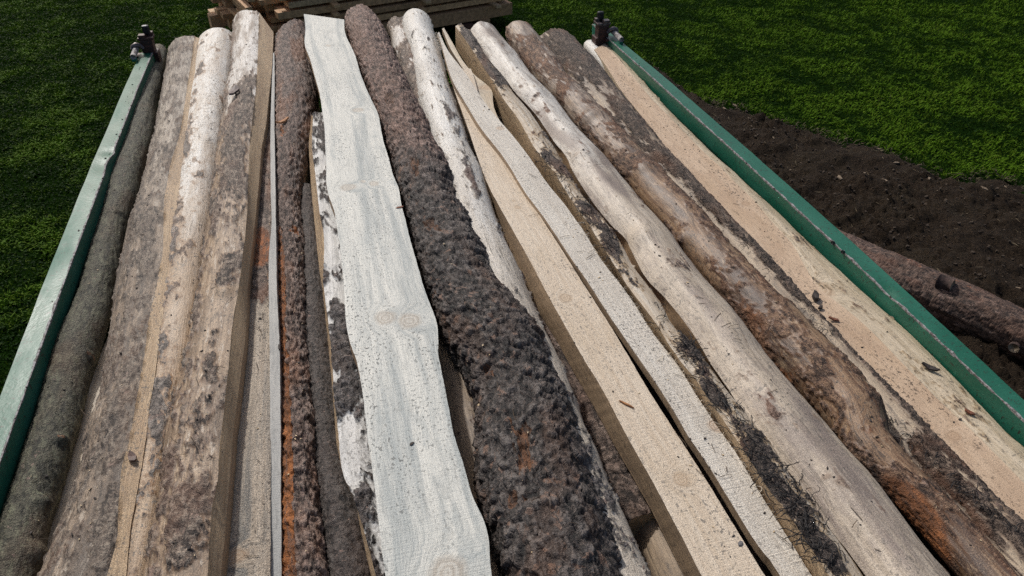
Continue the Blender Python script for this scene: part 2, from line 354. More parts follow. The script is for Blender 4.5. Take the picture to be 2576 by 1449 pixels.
PIECES = {}
SEED = [100]
def loft(name, label, cat, lines, segs, mats, zbot, Yn=.05, end=0, knots=(), bumps=(), patches=(), inners=(), round_log=None, part_of=None, uend=.012, group='timber loaded on the green trailer', sk=6, key=None):
    """A length of timber. lines: [(pixel polyline, height)] of its long edges, left to right; segs: the faces between them.
       round_log=(kind, prm, mat): full round section between two lines at the log's middle height."""
    seed = SEED[0]; SEED[0] += 13
    ends = []; fx = []
    for ln, z in lines:
        yf, f, zf = interp_line(ln, z, Yn); ends.append(yf); fx.append((f, zf))
    Yf = max(ends); T = (Yf - stations(Yf, Yn))/(Yf-Yn); n = len(T)
    blocks = []
    def add_strip(P, kind, prm, mat, s0=0.0, fade=(False, False)):
        # P: n x m x 3, s from left to right
        m = P.shape[1]
        d = np.linalg.norm(np.diff(P, axis=1), axis=2); s = np.concatenate([np.zeros((n, 1)), np.cumsum(d, 1)], 1)
        s = s - s[:, m//2:m//2+1] + s0
        y = P[..., 1]
        blocks.append(dict(P=P, s=s, y=y, kind=kind, prm=dict(prm), mat=mat, fade=fade))
    if round_log:
        kind, prm, mat = round_log
        (fl, z), (fr, _) = fx
        y = Yf + (Yn-Yf)*T
        xl, xr = smooth1(fl(y), 4), smooth1(fr(y), 4); xc = (xl+xr)/2
        zr = z(y) if callable(z) else z
        hd = CAM[2]-zr; phi = np.arctan2(np.abs(xc), hd); r = (xr-xl)/2*np.cos(phi)
        r = r*np.interp(T*(Yf-Yn), [0, uend, uend*3], [.90, .985, 1.0])
        zc = (zr+0*y)[:, None]
        res = max(.0035, float(np.median(r))*.036)/QUAL
        top = np.linspace(math.radians(215), math.radians(-35), int(float(np.median(r))*4.4/res)); bot = np.linspace(math.radians(-35), math.radians(-145), 9)
        for tt, k2, fd in ((top, kind, (False, True)), (bot, kind, (True, True))):
            P = np.stack([xc[:, None]+r[:, None]*np.cos(tt)[None], np.repeat(y[:, None], len(tt), 1), zc+r[:, None]*np.sin(tt)[None]], -1)
            add_strip(P, k2, prm, mat, 0 if tt is top else .6)
        closed = True
    else:
        L = []
        for i, (f, z) in enumerate(fx):
            y = ends[i] + (Yn-ends[i])*T
            L.append(np.stack([smooth1(f(y), sk), y, z(y)], -1))
        # edge wobble
        for i in range(len(L)):
            L[i][:, 0] += perlin(L[i][:, 1]*22, np.zeros(n)+i*3.3, seed)*.0006 + perlin(L[i][:, 1]*70, np.zeros(n)+i*5.1, seed+1)*.0005
        for i, sg in enumerate(segs):
            A, B = L[i], L[i+1]; wdt = float(np.median(np.linalg.norm(A-B, axis=1))); h = sg.get('h', 0.0)
            res = sg.get('res', .0042)/QUAL; m = max(3, int((wdt+abs(h))/res)+1)
            t = np.linspace(0, 1, m); u = 2*t-1
            pr = sg.get('prof', 'flat')
            if pr == 'flat': f = np.zeros(m)
            elif pr == 'arc': t = .5-.5*np.cos(t*math.pi); u = 2*t-1; f = np.sqrt(np.clip(1-u*u, 0, 1))
            elif pr == 'soft': f = 1-u*u
            elif pr == 'rightround': t = 1-(1-t)**1.8; f = np.where(t < .35, 1-(1-t/.35)**2, np.sqrt(np.clip(1-((t-.35)/.65)**2, 0, 1)))
            P = A[:, None]*(1-t)[None, :, None] + B[:, None]*t[None, :, None]
            nx = -(B-A)[:, 2]/wdt; nz = (B-A)[:, 0]/wdt
            P[..., 0] += f[None]*h*nx[:, None]; P[..., 2] += f[None]*h*nz[:, None]
            add_strip(P, sg.get('kind', 'cut'), sg.get('prm', {}), sg.get('mat', 0), 0)
        a, b = L[0], L[-1]; zb = zbot
        def wall(p, q, mm, mat):
            t = np.linspace(0, 1, mm); add_strip(p[:, None]*(1-t)[None, :, None]+q[:, None]*t[None, :, None], 'cut', {}, mat)
        zl = (lambda q: np.minimum(zb, q[:, 2]-.004)) if zb > 0 else (lambda q: q[:, 2]+zb)
        b2 = b.copy(); b2[:, 2] = zl(b2); a2 = a.copy(); a2[:, 2] = zl(a2)
        wall(b, b2, 4, segs[-1].get('side', 0)); wall(b2, a2, 3, 0); wall(a2, a, 4, segs[0].get('side', 0))
    # projected coordinates of a marker pixel in (s, y) of a strip
    def find(px, py, B):
        x, y, d = proj(B['P'].reshape(-1, 3)); q = (x-px)**2+(y-py)**2; i = int(np.argmin(q))
        return (math.sqrt(q[i]), B['s'].ravel()[i], B['y'].ravel()[i])
    ntop = 1 if round_log else len(segs)
    def nearest(px, py):
        best = None
        for k in range(ntop):
            c = find(px, py, blocks[k])
            if best is None or c[0] < best[1][0]-.5: best = (k, c)
        return best
    for B in blocks: B['knot'] = np.full(B['s'].shape, 9.0); B['pb'] = np.zeros(B['s'].shape); B['pi'] = np.zeros(B['s'].shape); B['dz'] = np.zeros(B['s'].shape)
    for kx, ky, rs, ry in knots:
        k, c = nearest(kx, ky); B = blocks[k]
        ds = B['s']-c[1]; dy = B['y']-c[2]
        dd = np.sqrt((ds/rs)**2 + (dy/ry)**2); dd = dd*(1+.15*fbm(ds*60, dy*60, seed+4, 2))
        B['knot'] = np.minimum(B['knot'], dd)
    for kx, ky, rs, ry, hh in bumps:
        k, c = nearest(kx, ky); B = blocks[k]
        B['dz'] += hh*np.exp(-((B['s']-c[1])/rs)**2-((B['y']-c[2])/ry)**2)
    for lst, fld in ((patches, 'pb'), (inners, 'pi')):
        for kx, ky, rs, ry, ww in lst:
            k, c = nearest(kx, ky); B = blocks[k]
            e = ((B['s']-c[1])/rs)**2+((B['y']-c[2])/ry)**2
            B[fld] += ww*np.exp(-e**1.3)
    Vs = []; Qs = []; Ms = []; loc = []; msk = []; kn = []; base = 0; prevedge = None; rings = []
    for bi, B in enumerate(blocks):
        P = B['P']; m = P.shape[1]
        du = np.gradient(P, axis=0); dv = np.gradient(P, axis=1); N = np.cross(du, dv); N /= np.linalg.norm(N, axis=2)[..., None]+1e-12
        prm = B['prm']; prm['_bias'] = B['pb']; prm['_inner'] = B['pi']
        h, bk, inn, rel = relief(B['kind'], B['s'], B['y'], seed, prm)
        B['att'] = (bk, inn, rel, prm.get('_cell', 0*rel+.5)); h = h + B['dz']
        if round_log and bi == 1: h = h*0
        if B['kind'] == 'cut': pass
        P = P + N*np.asarray(h)[..., None]
        if round_log and bi == 1: P[:, 0] = blocks[0]['D'][:, -1]; P[:, -1] = blocks[0]['D'][:, 0]
        B['D'] = P
    if not round_log:   # ragged bark edges carry over to the sawn face beside them
        for bi in range(len(blocks)):
            nb = (bi+1) % len(blocks)
            if blocks[bi]['kind'] == 'cut' and blocks[nb]['kind'] != 'cut': blocks[bi]['D'][:, -1] = blocks[nb]['D'][:, 0]
            else: blocks[nb]['D'][:, 0] = blocks[bi]['D'][:, -1]
    off = np.array([float(blocks[0]['D'][..., 0].mean()), float(blocks[0]['D'][..., 1].mean()), float(min(b['D'][..., 2].min() for b in blocks))])
    allD = []
    for bi, B in enumerate(blocks):
        P = B['D']; m = P.shape[1]
        bk, inn, rel, cel = B['att']
        Vs.append((P-off).reshape(-1, 3)); allD.append(P.reshape(-1, 3))
        i, j = np.meshgrid(np.arange(n-1), np.arange(m-1), indexing='ij')
        q = base + i*m + j
        Qs.append(np.stack([q, q+m, q+m+1, q+1], -1).reshape(-1, 4)); Ms.append(np.full((n-1)*(m-1), B['mat']))
        loc.append(np.stack([B['s']+seed*.37, B['y'], np.full(B['s'].shape, seed*.71+bi)], -1).reshape(-1, 3))
        msk.append(np.stack([bk+0*B['s'], inn+0*B['s'], rel+0*B['s'], cel+0*B['s']], -1).reshape(-1, 4)); kn.append(B['knot'].ravel())
        rings.append((base + np.arange(m), base + (n-1)*m + np.arange(m))); base += n*m
    V = np.concatenate(Vs); K = len(V)
    f = np.concatenate([r[0][:-1] for r in rings]); b = np.concatenate([r[1][:-1] for r in rings])
    V = np.concatenate([V, V[f], V[b]]); lf = len(f)
    ng = [K+np.arange(lf), (K+lf+np.arange(lf))[::-1]]
    lo = np.concatenate(loc); mk = np.concatenate(msk); kk = np.concatenate(kn)
    lo = np.concatenate([lo, V[K:]*[1, 0, 1]+[0, 0, 0]]); z4 = np.zeros((2*lf, 4)); z4[:, 2] = .5
    mk = np.concatenate([mk, z4]); kk = np.concatenate([kk, np.full(2*lf, 9.0)])
    me = make_mesh(name, V, np.concatenate(Qs), None, np.concatenate(Ms), None,
                   {'loc': ('FLOAT_VECTOR', lo), 'm': ('FLOAT_COLOR', mk), 'knot': ('FLOAT', kk)}, ng)
    mi = np.zeros(len(me.polygons), np.int32); me.polygons.foreach_get('material_index', mi); mi[-2:] = len(mats); me.polygons.foreach_set('material_index', mi)
    sm = np.ones(len(me.polygons), bool); sm[-2:] = False; me.polygons.foreach_set('use_smooth', sm)
    if part_of is None: o = link(name, me, list(mats)+[END], None, tuple(off), label, cat, group)
    else: o = link(name, me, list(mats)+[END], part_of, tuple(off-np.array(part_of.location)), label)
    PIECES[key or name] = dict(D=np.concatenate(allD), o=o)
    return o

def on(px, py, key, lift=.002):
    """the place on a piece of timber that shows at a pixel: nearest surface point"""
    D = PIECES[key]['D']; x, y, d = proj(D); q = (x-px)**2+(y-py)**2
    c = np.argsort(q)[:12]; i = c[np.argmin(d[c])]
    return D[i] + [0, 0, lift]

def P(s): return [tuple(float(v) for v in a.split(',')) for a in s.split()]
def shift(l, dx): return [(x+dx, y) for x, y in l]

END = endgrain('end_grain')
# ------------------------------------------------------------------ lawn, bare soil
def soil_edge():
    px = P('1640,170 1700,215 1745,252 1800,265 1880,285 1960,312 2040,335 2130,352 2210,385 2290,412 2350,436 2440,452 2560,470 2700,500 2950,560')
    return np.array([at(x, y, 0)[:2] for x, y in px])
_SE = soil_edge(); _SE = _SE[np.argsort(_SE[:, 0])]
def soil_mask(x, y):
    """>0 inside the bare soil, in metres from its ragged edge"""
    e = np.interp(x, _SE[:, 0], _SE[:, 1]) - y
    m = np.minimum(e, (x-.8)*1.0)
    return m + fbm(x*1.6, y*1.6, 91, 3)*.25 + fbm(x*7, y*7, 95, 2)*.09
def ground_z(x, y): return fbm(x*.35, y*.35, 51, 2)*.035 + fbm(x*2.2, y*2.2, 53, 2)*.012
def grid(xs, ys, zf):
    X, Y = np.meshgrid(xs, ys, indexing='ij'); Z = zf(X, Y)
    n, m = X.shape; i, j = np.meshgrid(np.arange(n-1), np.arange(m-1), indexing='ij'); q = i*m+j
    return np.stack([X, Y, Z], -1).reshape(-1, 3), np.stack([q, q+m, q+m+1, q+1], -1).reshape(-1, 4)
def axis(a, b, st, far):
    core = np.arange(a, b+st/2, st); lo = a - np.geomspace(st*2, far, 18)[::-1]; hi = b + np.geomspace(st*2, far, 18)
    return np.concatenate([lo, core, hi])
T = NT('lawn_soil'); L = T.n('ShaderNodeTexCoord').outputs['Object']
n1 = T.noise(L, 1.3, 5, .65); n2 = T.noise(L, 45, 4, .65)
c = T.mix(T.ramp(n2, .36, .62), (.004, .011, .002), (.010, .026, .004)); c = T.mix(T.math('MULTIPLY', T.ramp(n1, .45, .7), .5), c, (.010, .020, .004))
T.l(c, T.b.inputs['Base Color']); T.b.inputs['Roughness'].default_value = .9; T.b.inputs['Specular IOR Level'].default_value = .0
T.l(T.bump(n2, .03).outputs[0], T.b.inputs['Normal']); m_lawn = T.m
V, Q = grid(axis(-7, 11, .12, 400), axis(-2, 14, .12, 400), ground_z)
link('ground', make_mesh('ground', V, Q), m_lawn, kind='structure')

T = NT('bare_soil'); L = T.n('ShaderNodeTexCoord').outputs['Object']
n1 = T.noise(L, 2.2, 5, .65); n2 = T.noise(L, 60, 5, .7); n3 = T.noise(L, 260, 3, .65)
c = T.mix(T.ramp(n2, .34, .66), (.021, .0135, .008), (.066, .044, .027)); c = T.mix(T.math('MULTIPLY', T.ramp(n1, .45, .68), .5), c, (.062, .046, .028))
c = T.mix(T.math('MULTIPLY', T.ramp(n3, .60, .72), .45), c, (.11, .085, .055))
T.l(c, T.b.inputs['Base Color']); T.b.inputs['Roughness'].default_value = .95; T.b.inputs['Specular IOR Level'].default_value = .15
T.l(T.bump(T.math('ADD', n3, T.math('MULTIPLY', n2, 1.5)), .035).outputs[0], T.b.inputs['Normal']); m_soil = T.m
def soil_z(x, y):
    m = soil_mask(x, y); k = np.clip(m/.18, -1, 1)
    q = np.clip(.55+1.1*fbm(x*1.1, y*1.5, 67, 2), .15, 1.4)
    f1, f2, cr, cx, cy = voro(x*9+fbm(x*20, y*20, 68, 2)*.5, y*11+fbm(x*20, y*20, 69, 2)*.5, 66)
    lump = fbm(x*3.2, y*4.5, 61, 4)*.06 + q*(fbm(x*13, y*17, 63, 3)*.022 + np.clip(.45-f1, 0, 1)*(cr > .62)*.07 + fbm(x*34, y*40, 65, 3)*.030)
    return ground_z(x, y) + np.where(k < 0, k*.07, k*.02) + lump*np.clip(.3+m/.3, 0, 1) + .03*np.clip(m/.25, 0, 1) - .004
V, Q = grid(np.arange(.6, 7.4, .022), np.arange(.4, 6.6, .022), soil_z)
link('soil', make_mesh('soil', V, Q), m_soil, kind='structure')

# ------------------------------------------------------------------ grass: short lawn blades, clover leaves, pale straw on the soil
T = NT('grass_blades'); A = T.attr('m'); M = T.sep(A.outputs['Color'])
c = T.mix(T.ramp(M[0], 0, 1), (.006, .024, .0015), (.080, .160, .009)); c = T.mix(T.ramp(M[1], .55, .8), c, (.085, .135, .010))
c = T.mix(T.ramp(M[1], .93, .95), c, (.10, .09, .045)); c = T.mix(T.ramp(M[2], .5, .6), c, (.11, .095, .06))
T.l(c, T.b.inputs['Base Color']); T.b.inputs['Roughness'].default_value = .6; T.b.inputs['Specular IOR Level'].default_value = .03
tr = T.n('ShaderNodeBsdfTranslucent'); T.l(T.mix(.5, c, (.05, .11, .004)), tr.inputs[0]); mx = T.n('ShaderNodeMixShader'); mx.inputs[0].default_value = .18
T.l(T.b.outputs[0], mx.inputs[1]); T.l(tr.outputs[0], mx.inputs[2]); T.l(mx.outputs[0], T.out.inputs[0]); m_grass = T.m

def grass(n, seed):
    g = np.random.default_rng(seed)
    x = g.uniform(-6.5, 11, n*4); y = g.uniform(-.3, 12.5, n*4)
    px, py, d = proj(np.stack([x, y, np.zeros_like(x)], 1))
    keep = (d > .3) & (px > -420) & (px < PW+420) & (py > -140) & (py < PH+200) & ~((x > -.72) & (x < 1.30) & (y < 3.5))
    keep &= g.random(n*4) < np.clip(5.5/np.maximum(d, 1), .35, 1)
    sm = soil_mask(x, y); keep &= (sm < .09*g.standard_normal(n*4)-.02) | (g.random(n*4) < .030*np.exp(-np.maximum(sm, 0)*.8))
    idx = np.nonzero(keep)[0][:n]; x = x[idx]; y = y[idx]; sm = sm[idx]; n = len(x)
    tuft = fbm(x*1.6, y*1.6, 71, 4); tuft2 = fbm(x*7, y*7, 73, 3)
    h = (.020 + .020*g.random(n) + .026*np.clip(tuft2, -.5, 1) + .012*np.clip(tuft, -.5, 1)).clip(.012)
    h = h*np.where((sm > -.35) & (sm < .05), 1.3, 1)
    wd = .0022 + .0022*g.random(n); a = g.random(n)*2*math.pi
    lean = .45 + .8*g.random(n); dx = np.cos(a); dy = np.sin(a)
    z0 = ground_z(x, y) - .004
    sx = -dy*wd; sy = dx*wd
    leaf = g.random(n) < .14           # clover and plantain leaves, low and broad
    wd2 = np.where(leaf, 3.2, 1.0); hh = np.where(leaf, h*.55, h); ln = np.where(leaf, 1.5, lean)
    B = np.stack([x, y, z0], 1)
    side = np.stack([sx*wd2, sy*wd2, np.zeros(n)], 1); mid = np.stack([dx*hh*ln*.35, dy*hh*ln*.35, hh*.62], 1); tip = np.stack([dx*hh*ln, dy*hh*ln, hh*(1.0-.18*lean)], 1)
    V = np.stack([B-side*.7, B+side*.7, B+mid+side, B+mid-side, B+tip], 1).reshape(-1, 3)
    k = np.arange(n)*5
    Q = np.stack([k, k+1, k+2, k+3], 1); Tt = np.stack([k+3, k+2, k+4], 1)
    v = g.random(n)
    col = np.stack([np.clip(.20+.42*sst(.5, 5, x)+1.35*tuft+.35*(v-.5)+.85*tuft2, 0, 1), np.where(leaf, .5+.3*g.random(n), v*.96) * (.85+.25*tuft), (sm > -.02)*1.0, np.ones(n)], 1)  # blade colour rises with x: stronger light on the right-hand lawn, painted in
    dry = (sm > -.16) & (g.random(n) < .35); col[dry, 2] = 1
    return V, Q, Tt, np.repeat(col, 5, 0)
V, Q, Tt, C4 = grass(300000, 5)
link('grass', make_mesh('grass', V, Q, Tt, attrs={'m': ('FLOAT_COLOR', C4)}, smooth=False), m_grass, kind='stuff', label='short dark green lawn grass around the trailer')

# ------------------------------------------------------------------ stack of sawn lumber behind the trailer
m_lum = [plain('lumber_%d' % i, c, tuple(v*.62 for v in c), .75, scale=30, bump=.002) for i, c in enumerate(((.74, .45, .23), (.62, .37, .19), (.64, .43, .24), (.48, .28, .14)))]
m_lumtop = plain('weathered_lumber', (.6, .55, .45), (.4, .36, .3), .7, scale=30, bump=.002)
DV = np.array([.961, .276, 0]); NV = np.array([-.276, .961, 0]); ROT = np.array([[.961, -.276, 0], [.276, .961, 0], [0, 0, 1.0]])
FR = at(1289, 36, .12); FR[2] = 0
Ea = at(524, 62, .12)-FR; Eb = at(578, 80, .12)-FR
na, nb, la, lb = Ea@NV, Eb@NV, Ea@DV, Eb@DV
def left_end(nn): return lb + (la-lb)*(nn-nb)/(na-nb)
GR = 'sawn boards in the lumber stack behind the trailer'
g = random.Random(11)
def stick(name, label, cat, l0, l1, n0, n1, z0, z1, mat, grp=GR, across=False):
    c = FR + DV*((l0+l1)/2) + NV*((n0+n1)/2); c[2] = (z0+z1)/2
    me = boxes_mesh(name, [((0, 0, 0), (l1-l0, n1-n0, z1-z0), ROT)], .004)
    return link(name, me, mat, None, tuple(c), label, cat, grp)
z = .12
for k, l in enumerate((-.35, -1.75, -2.9)):
    stick('bearer', ['squared bearer under the right end of the lumber stack', 'squared bearer under the middle of the lumber stack', 'squared bearer under the left end of the lumber stack'][k], 'timber', l-.06, l+.06, -.02, 1.3, 0.0, z, m_lum[3], 'bearers under the lumber stack')
ords = ['lowest', 'second', 'third', 'fourth', 'fifth', 'sixth', 'seventh']
for layer in range(7):
    th = .125 if layer == 0 else (.055, .05, .065, .05, .06, .05)[layer-1]
    nn = 0.0 if layer == 0 else g.uniform(.0, .05)
    k = 0
    while nn < 1.32:
        wb = .125 if layer == 0 else g.uniform(.12, .19)
        le = left_end(nn) + g.uniform(-.12, .22)*(1 if layer else .5); re = -g.uniform(0, .10) if (layer or k) else 0
        if layer >= 2 and g.random() < .3: re -= g.uniform(.05, .3)
        nm = 'squared_beam' if layer == 0 else 'sawn_board'
        front = k == 0
        lab = ('front %s of the %s course of the lumber stack' if front else '%s inside the %s course of the lumber stack') % ('beam' if layer == 0 else 'board', ords[layer])
        stick(nm, lab, 'beam' if layer == 0 else 'board', le, re, nn, nn+wb, z, z+th, m_lum[g.randrange(4)])
        nn += wb + (.02 if layer == 0 else g.uniform(.01, .06)); k += 1
    z += th
    for q, l in enumerate((-.22, -1.05, -1.95, -2.75)):
        l += g.uniform(-.05, .05)
        stick('sticker', 'sticker lath poking out above the %s course, %s' % (ords[layer], ['nearest the right end', 'second from the right end', 'third from the right end', 'nearest the left end'][q]), 'lath', l-.03, l+.03, -g.uniform(.03, .12), 1.35, z, z+.028, m_lum[g.randrange(3)], 'stickers between courses of the lumber stack')
    z += .028
stick('tie_log', 'reddish round bearer poking out on the grass under the lumber stack', 'timber', -.62, -.5, -.45, .6, .005, .105, plain('red_bark', (.10, .045, .03)), 'bearers under the lumber stack')
# ------------------------------------------------------------------ the green trailer
m_green = paint('green_paint', (.012, .100, .060), (.022, .130, .086), rough=.38, debris=.85)
m_rust = plain('rusty_steel', (.075, .032, .026), (.028, .016, .016), .55, .2, 55, .0015)
m_steel = plain('dark_steel', (.035, .038, .045), (.014, .015, .018), .42, .6, 70, .001)
m_worn = plain('worn_steel', (.16, .14, .14), (.06, .045, .045), .4, .6, 80, .001)
m_floor = plain('floor_boards', (.11, .08, .055), None, .85, 0, 20, .003)
m_tyre = plain('tyre_rubber', (.02, .02, .021), None, .8, 0, 40, .002)
trailer = link('trailer', None, [], None, (.29, 1.9, 0), 'green steel trailer with dented side boards, heaped with timber', 'trailer')
TL = np.array(trailer.location)
RZ = 1.45
def sheet(name, cols, Yf, Yn, res, dent=(), ridge=(), label=None):
    """folded steel side: cols = [(x function, z)] in order across; finely cut along its length so the dents show"""
    y = np.arange(Yf, Yn, -res); Ps = []; Ms = []
    for i in range(len(cols)-1):
        (fa, za), (fb, zb) = cols[i], cols[i+1]
        m = max(2, int(math.hypot(np.mean(fa(y)-fb(y)), za-zb)/.011)+1) if i < 4 else 2
        for t in np.linspace(0, 1, m)[:(None if i == len(cols)-2 else -1)]:
            Ps.append(np.stack([fa(y)*(1-t)+fb(y)*t, y, np.full(len(y), za*(1-t)+zb*t)], -1))
            d = min([abs(i+t-r) for r in ridge] or [9])*m
            Ms.append(np.full(len(y), max(0, 1-d/1.15)))
    Pp = np.stack(Ps, 1); Mk = np.stack(Ms, 1)
    for (px, py, rs, ry, dx, dz) in dent:
        xx, yy, dd = proj(Pp.reshape(-1, 3)); i = int(np.argmin((xx-px)**2+(yy-py)**2)); c = Pp.reshape(-1, 3)[i]
        wgt = np.exp(-((Pp[..., 0]-c[0])**2+(Pp[..., 2]-c[2])**2)/rs**2-((Pp[..., 1]-c[1])/ry)**2)
        Pp[..., 0] += dx*wgt; Pp[..., 2] += dz*wgt
    Pp[..., 0] += fbm(Pp[..., 1]*2.2, Pp[..., 2]*5, 301, 2)*.0022; Pp[..., 2] += np.where(Pp[..., 2] > RZ-.02, 1, 0)*fbm(Pp[..., 1]*7, Pp[..., 0]*12, 302, 2)*.0014
    n, m = Pp.shape[:2]; i, j = np.meshgrid(np.arange(n-1), np.arange(m-1), indexing='ij'); q = i*m+j
    Qd = np.stack([q, q+m, q+m+1, q+1], -1).reshape(-1, 4)
    mk = np.zeros((n*m, 4)); mk[:, 0] = Mk.ravel(); mk[:, 3] = 1
    me = make_mesh(name, Pp.reshape(-1, 3)-TL, Qd, attrs={'m': ('FLOAT_COLOR', mk)})
    try: me.set_sharp_from_angle(angle=math.radians(48))
    except Exception: pass
    o = link(name, me, m_green, trailer, None, label)
    PIECES[name+(label or '')[:6]] = dict(D=Pp.reshape(-1, 3), o=o)
    sol = o.modifiers.new('thick', 'SOLIDIFY'); sol.thickness = .003; sol.offset = -1
    return o
def linef(s):
    Pn = np.array([at(x, y, RZ) for x, y in P(s)]); c = np.polyfit(Pn[:, 1], Pn[:, 0], 2); lo_, hi_ = Pn[:, 1].min(), Pn[:, 1].max()
    return lambda yy: np.polyval(c, np.clip(yy, lo_, hi_))
lo = linef('352,140 297,250 249,362 205,485 172,572 107,725 50,860 1,987')
li = linef('381,137 338,262 287,362 284,390 271,405 247,480 217,572 160,725 92,900 25,1087 0,1162')
ro = linef('1561,100 1611,142 1686,212 1761,275 1866,362 1931,418 2091,560 2156,615 2276,725 2343,787 2431,875 2506,940 2574,1015')
ri = linef('1527,92 1586,147 1661,212 1736,287 1820,370 1931,460 2056,562 2156,655 2231,735 2306,802 2388,882 2463,950 2574,1072')
sh = lambda f, d: (lambda y: f(y)+d)
sheet('side_board', [(sh(lo, .012), 1.0), (lo, RZ-.055), (sh(lo, .0), RZ), (li, RZ), (sh(li, .002), RZ-.06), (sh(li, -.012), RZ-.075), (sh(li, -.012), 1.0)], 3.66, -.6, .012,
      dent=[(287, 380, .03, .025, .002, -.007), (262, 415, .03, .05, -.010, -.004), (218, 572, .018, .02, -.008, -.010), (232, 470, .012, .015, 0, -.006), (92, 900, .02, .03, -.008, -.004), (30, 1080, .03, .04, .010, -.006)], ridge=(3,), label='left side board, dented along its inner edge')
sheet('side_board', [(sh(ri, .012), 1.0), (sh(ri, .012), RZ-.085), (sh(ri, .002), RZ-.07), (ri, RZ), (ro, RZ), (ro, RZ-.055), (sh(ro, -.012), 1.0)], 3.56, -.6, .012,
      dent=[(2230, 738, .02, .035, .006, -.010), (1590, 145, .02, .03, .005, -.004), (2306, 802, .02, .02, .004, -.003)], ridge=(3,), label='right side board with chipped inner edge')
# floor, frame, wheels
def tpart(name, bxs, mat, bevel=.004, parent=trailer):
    return link(name, boxes_mesh(name, [((np.array(c)-TL), s, r) for c, s, r in bxs], bevel), mat, parent)
for i in range(9):
    tpart('floor_plank', [((-.62+i*.2275, 1.55, .986), (.222, 4.2, .028), None)], m_floor, .003)
tpart('chassis', [((-.2, 1.3, .91), (.08, 4.8, .12), None), ((.78, 1.3, .91), (.08, 4.8, .12), None), ((.29, -.4, .91), (.9, .08, .12), None), ((.29, 3.4, .91), (1.9, .08, .12), None), ((.29, 1.5, .91), (1.9, .08, .12), None), ((.29, .7, .62), (1.7, .09, .09), None), ((.29, 2.0, .62), (1.7, .09, .09), None), ((-.2, 1.35, .74), (.06, 1.6, .2), None), ((.78, 1.35, .74), (.06, 1.6, .2), None)], m_rust, .006)
import bmesh
def wheel(x, y):
    bm = bmesh.new(); prof = [(.17, .085), (.33, .10), (.36, .07), (.365, 0), (.36, -.07), (.33, -.10), (.17, -.085)]
    rows = []
    for a in range(28):
        t = a*2*math.pi/28; rows.append([bm.verts.new((p[1], math.cos(t)*p[0], math.sin(t)*p[0])) for p in prof])
    for a in range(28):
        for j in range(len(prof)-1): bm.faces.new((rows[a][j], rows[a][j+1], rows[(a+1) % 28][j+1], rows[(a+1) % 28][j]))
    me = bpy.data.meshes.new('wheel'); bm.normal_update(); bm.to_mesh(me); bm.free()
    for p in me.polygons: p.use_smooth = True
    o = link('wheel', me, m_tyre, trailer, tuple(np.array((x, y, .365))-TL))
    V, Q, N = tube_arrays([(-.08, 0, 0), (-.02, 0, 0), (.02, 0, 0), (.08, 0, 0)], np.array([.172, .12, .12, .172]), 20)
    link('rim', make_mesh('rim', V, Q, ngons=N), m_worn, o)
for x in (-.55, 1.13):
    for y in (.68, 2.02): wheel(x, y)
tpart('drawbar', [((.29, -1.6, .84), (.12, 2.2, .12), None)], m_rust, .01)

# corner posts at the far end, rusty, each with hinge block, hooked latch and green pin on the rail
def post(cx, cy, sgn, zt):
    p = link('corner_post', None, [], trailer, tuple(np.array((cx, cy, 1.0))-TL))
    p.name = 'corner_post'
    B = np.array((cx, cy, 1.0))
    def pp(name, bxs, mat, bevel=.003):
        return link(name, boxes_mesh(name, [((np.array(c)), s, r) for c, s, r in bxs], bevel), mat, p)
    pp('post_channel', [((0, 0, (zt-1)/2), (.052, .05, zt-1), None), ((-sgn*.03, .006, (zt-1)/2-.03), (.012, .062, zt-1-.05), None)], m_rust)
    pp('cap_block', [((0, .004, zt-1+.006), (.066, .060, .012), None), ((sgn*.012, -.012, zt-1+.018), (.03, .03, .014), None), ((-sgn*.020, .02, zt-1+.016), (.022, .026, .02), None)], m_worn if sgn > 0 else m_rust)
    pp('lug', [((-sgn*.006, .018, zt-1+.034), (.030, .024, .044), None)], m_steel, .008)
    pp('bracket', [((sgn*.030, -.035, zt-1-.060), (.050, .05, .010), None), ((sgn*.020, -.035, zt-1-.085), (.010, .05, .05), None)], m_rust)
    pts = [(sgn*.018, -.03, zt-1-.030), (sgn*.028, -.036, zt-1-.016), (sgn*.042, -.040, zt-1-.012), (sgn*.056, -.040, zt-1-.018), (sgn*.062, -.040, zt-1-.030)]
    V, Q, N = tube_arrays(pts, np.array([.009, .012, .013, .011, .007]), 8); link('latch_hook', make_mesh('latch_hook', V, Q, ngons=N), m_worn, p)
    pts = [(sgn*.046, -.02, RZ-1+.024), (sgn*.046, -.14, RZ-1+.020)]
    V, Q, N = tube_arrays(pts, .0125, 10); me = make_mesh('pin', V, Q, ngons=N)
    a = me.attributes.new('m', 'FLOAT_COLOR', 'POINT'); link('pin', me, m_green2, p)
    pp('pin_base', [((sgn*.046, -.125, RZ-1+.006), (.018, .03, .012), None)], m_green2)
m_green2 = paint('green_paint_pin', (.016, .125, .082), (.026, .165, .115), debris=.1, rough=.3)
pl = at(372, 138, RZ); post(pl[0], pl[1]+.06, -1, 1.502)
pr = at(1520, 98, RZ); post(pr[0]+.005, pr[1]+.05, 1, 1.502)
# bolt holes in the inner right face
for px, py in ((2086, 608), (2112, 634)):
    p = on(px, py, 'side_boardright ', 0)
    V, Q, N = tube_arrays([p+[-.004, 0, 0]-TL, p+[.002, 0, 0]-TL], .0055, 10); link('bolt', make_mesh('bolt', V, Q, ngons=N), m_steel, trailer)
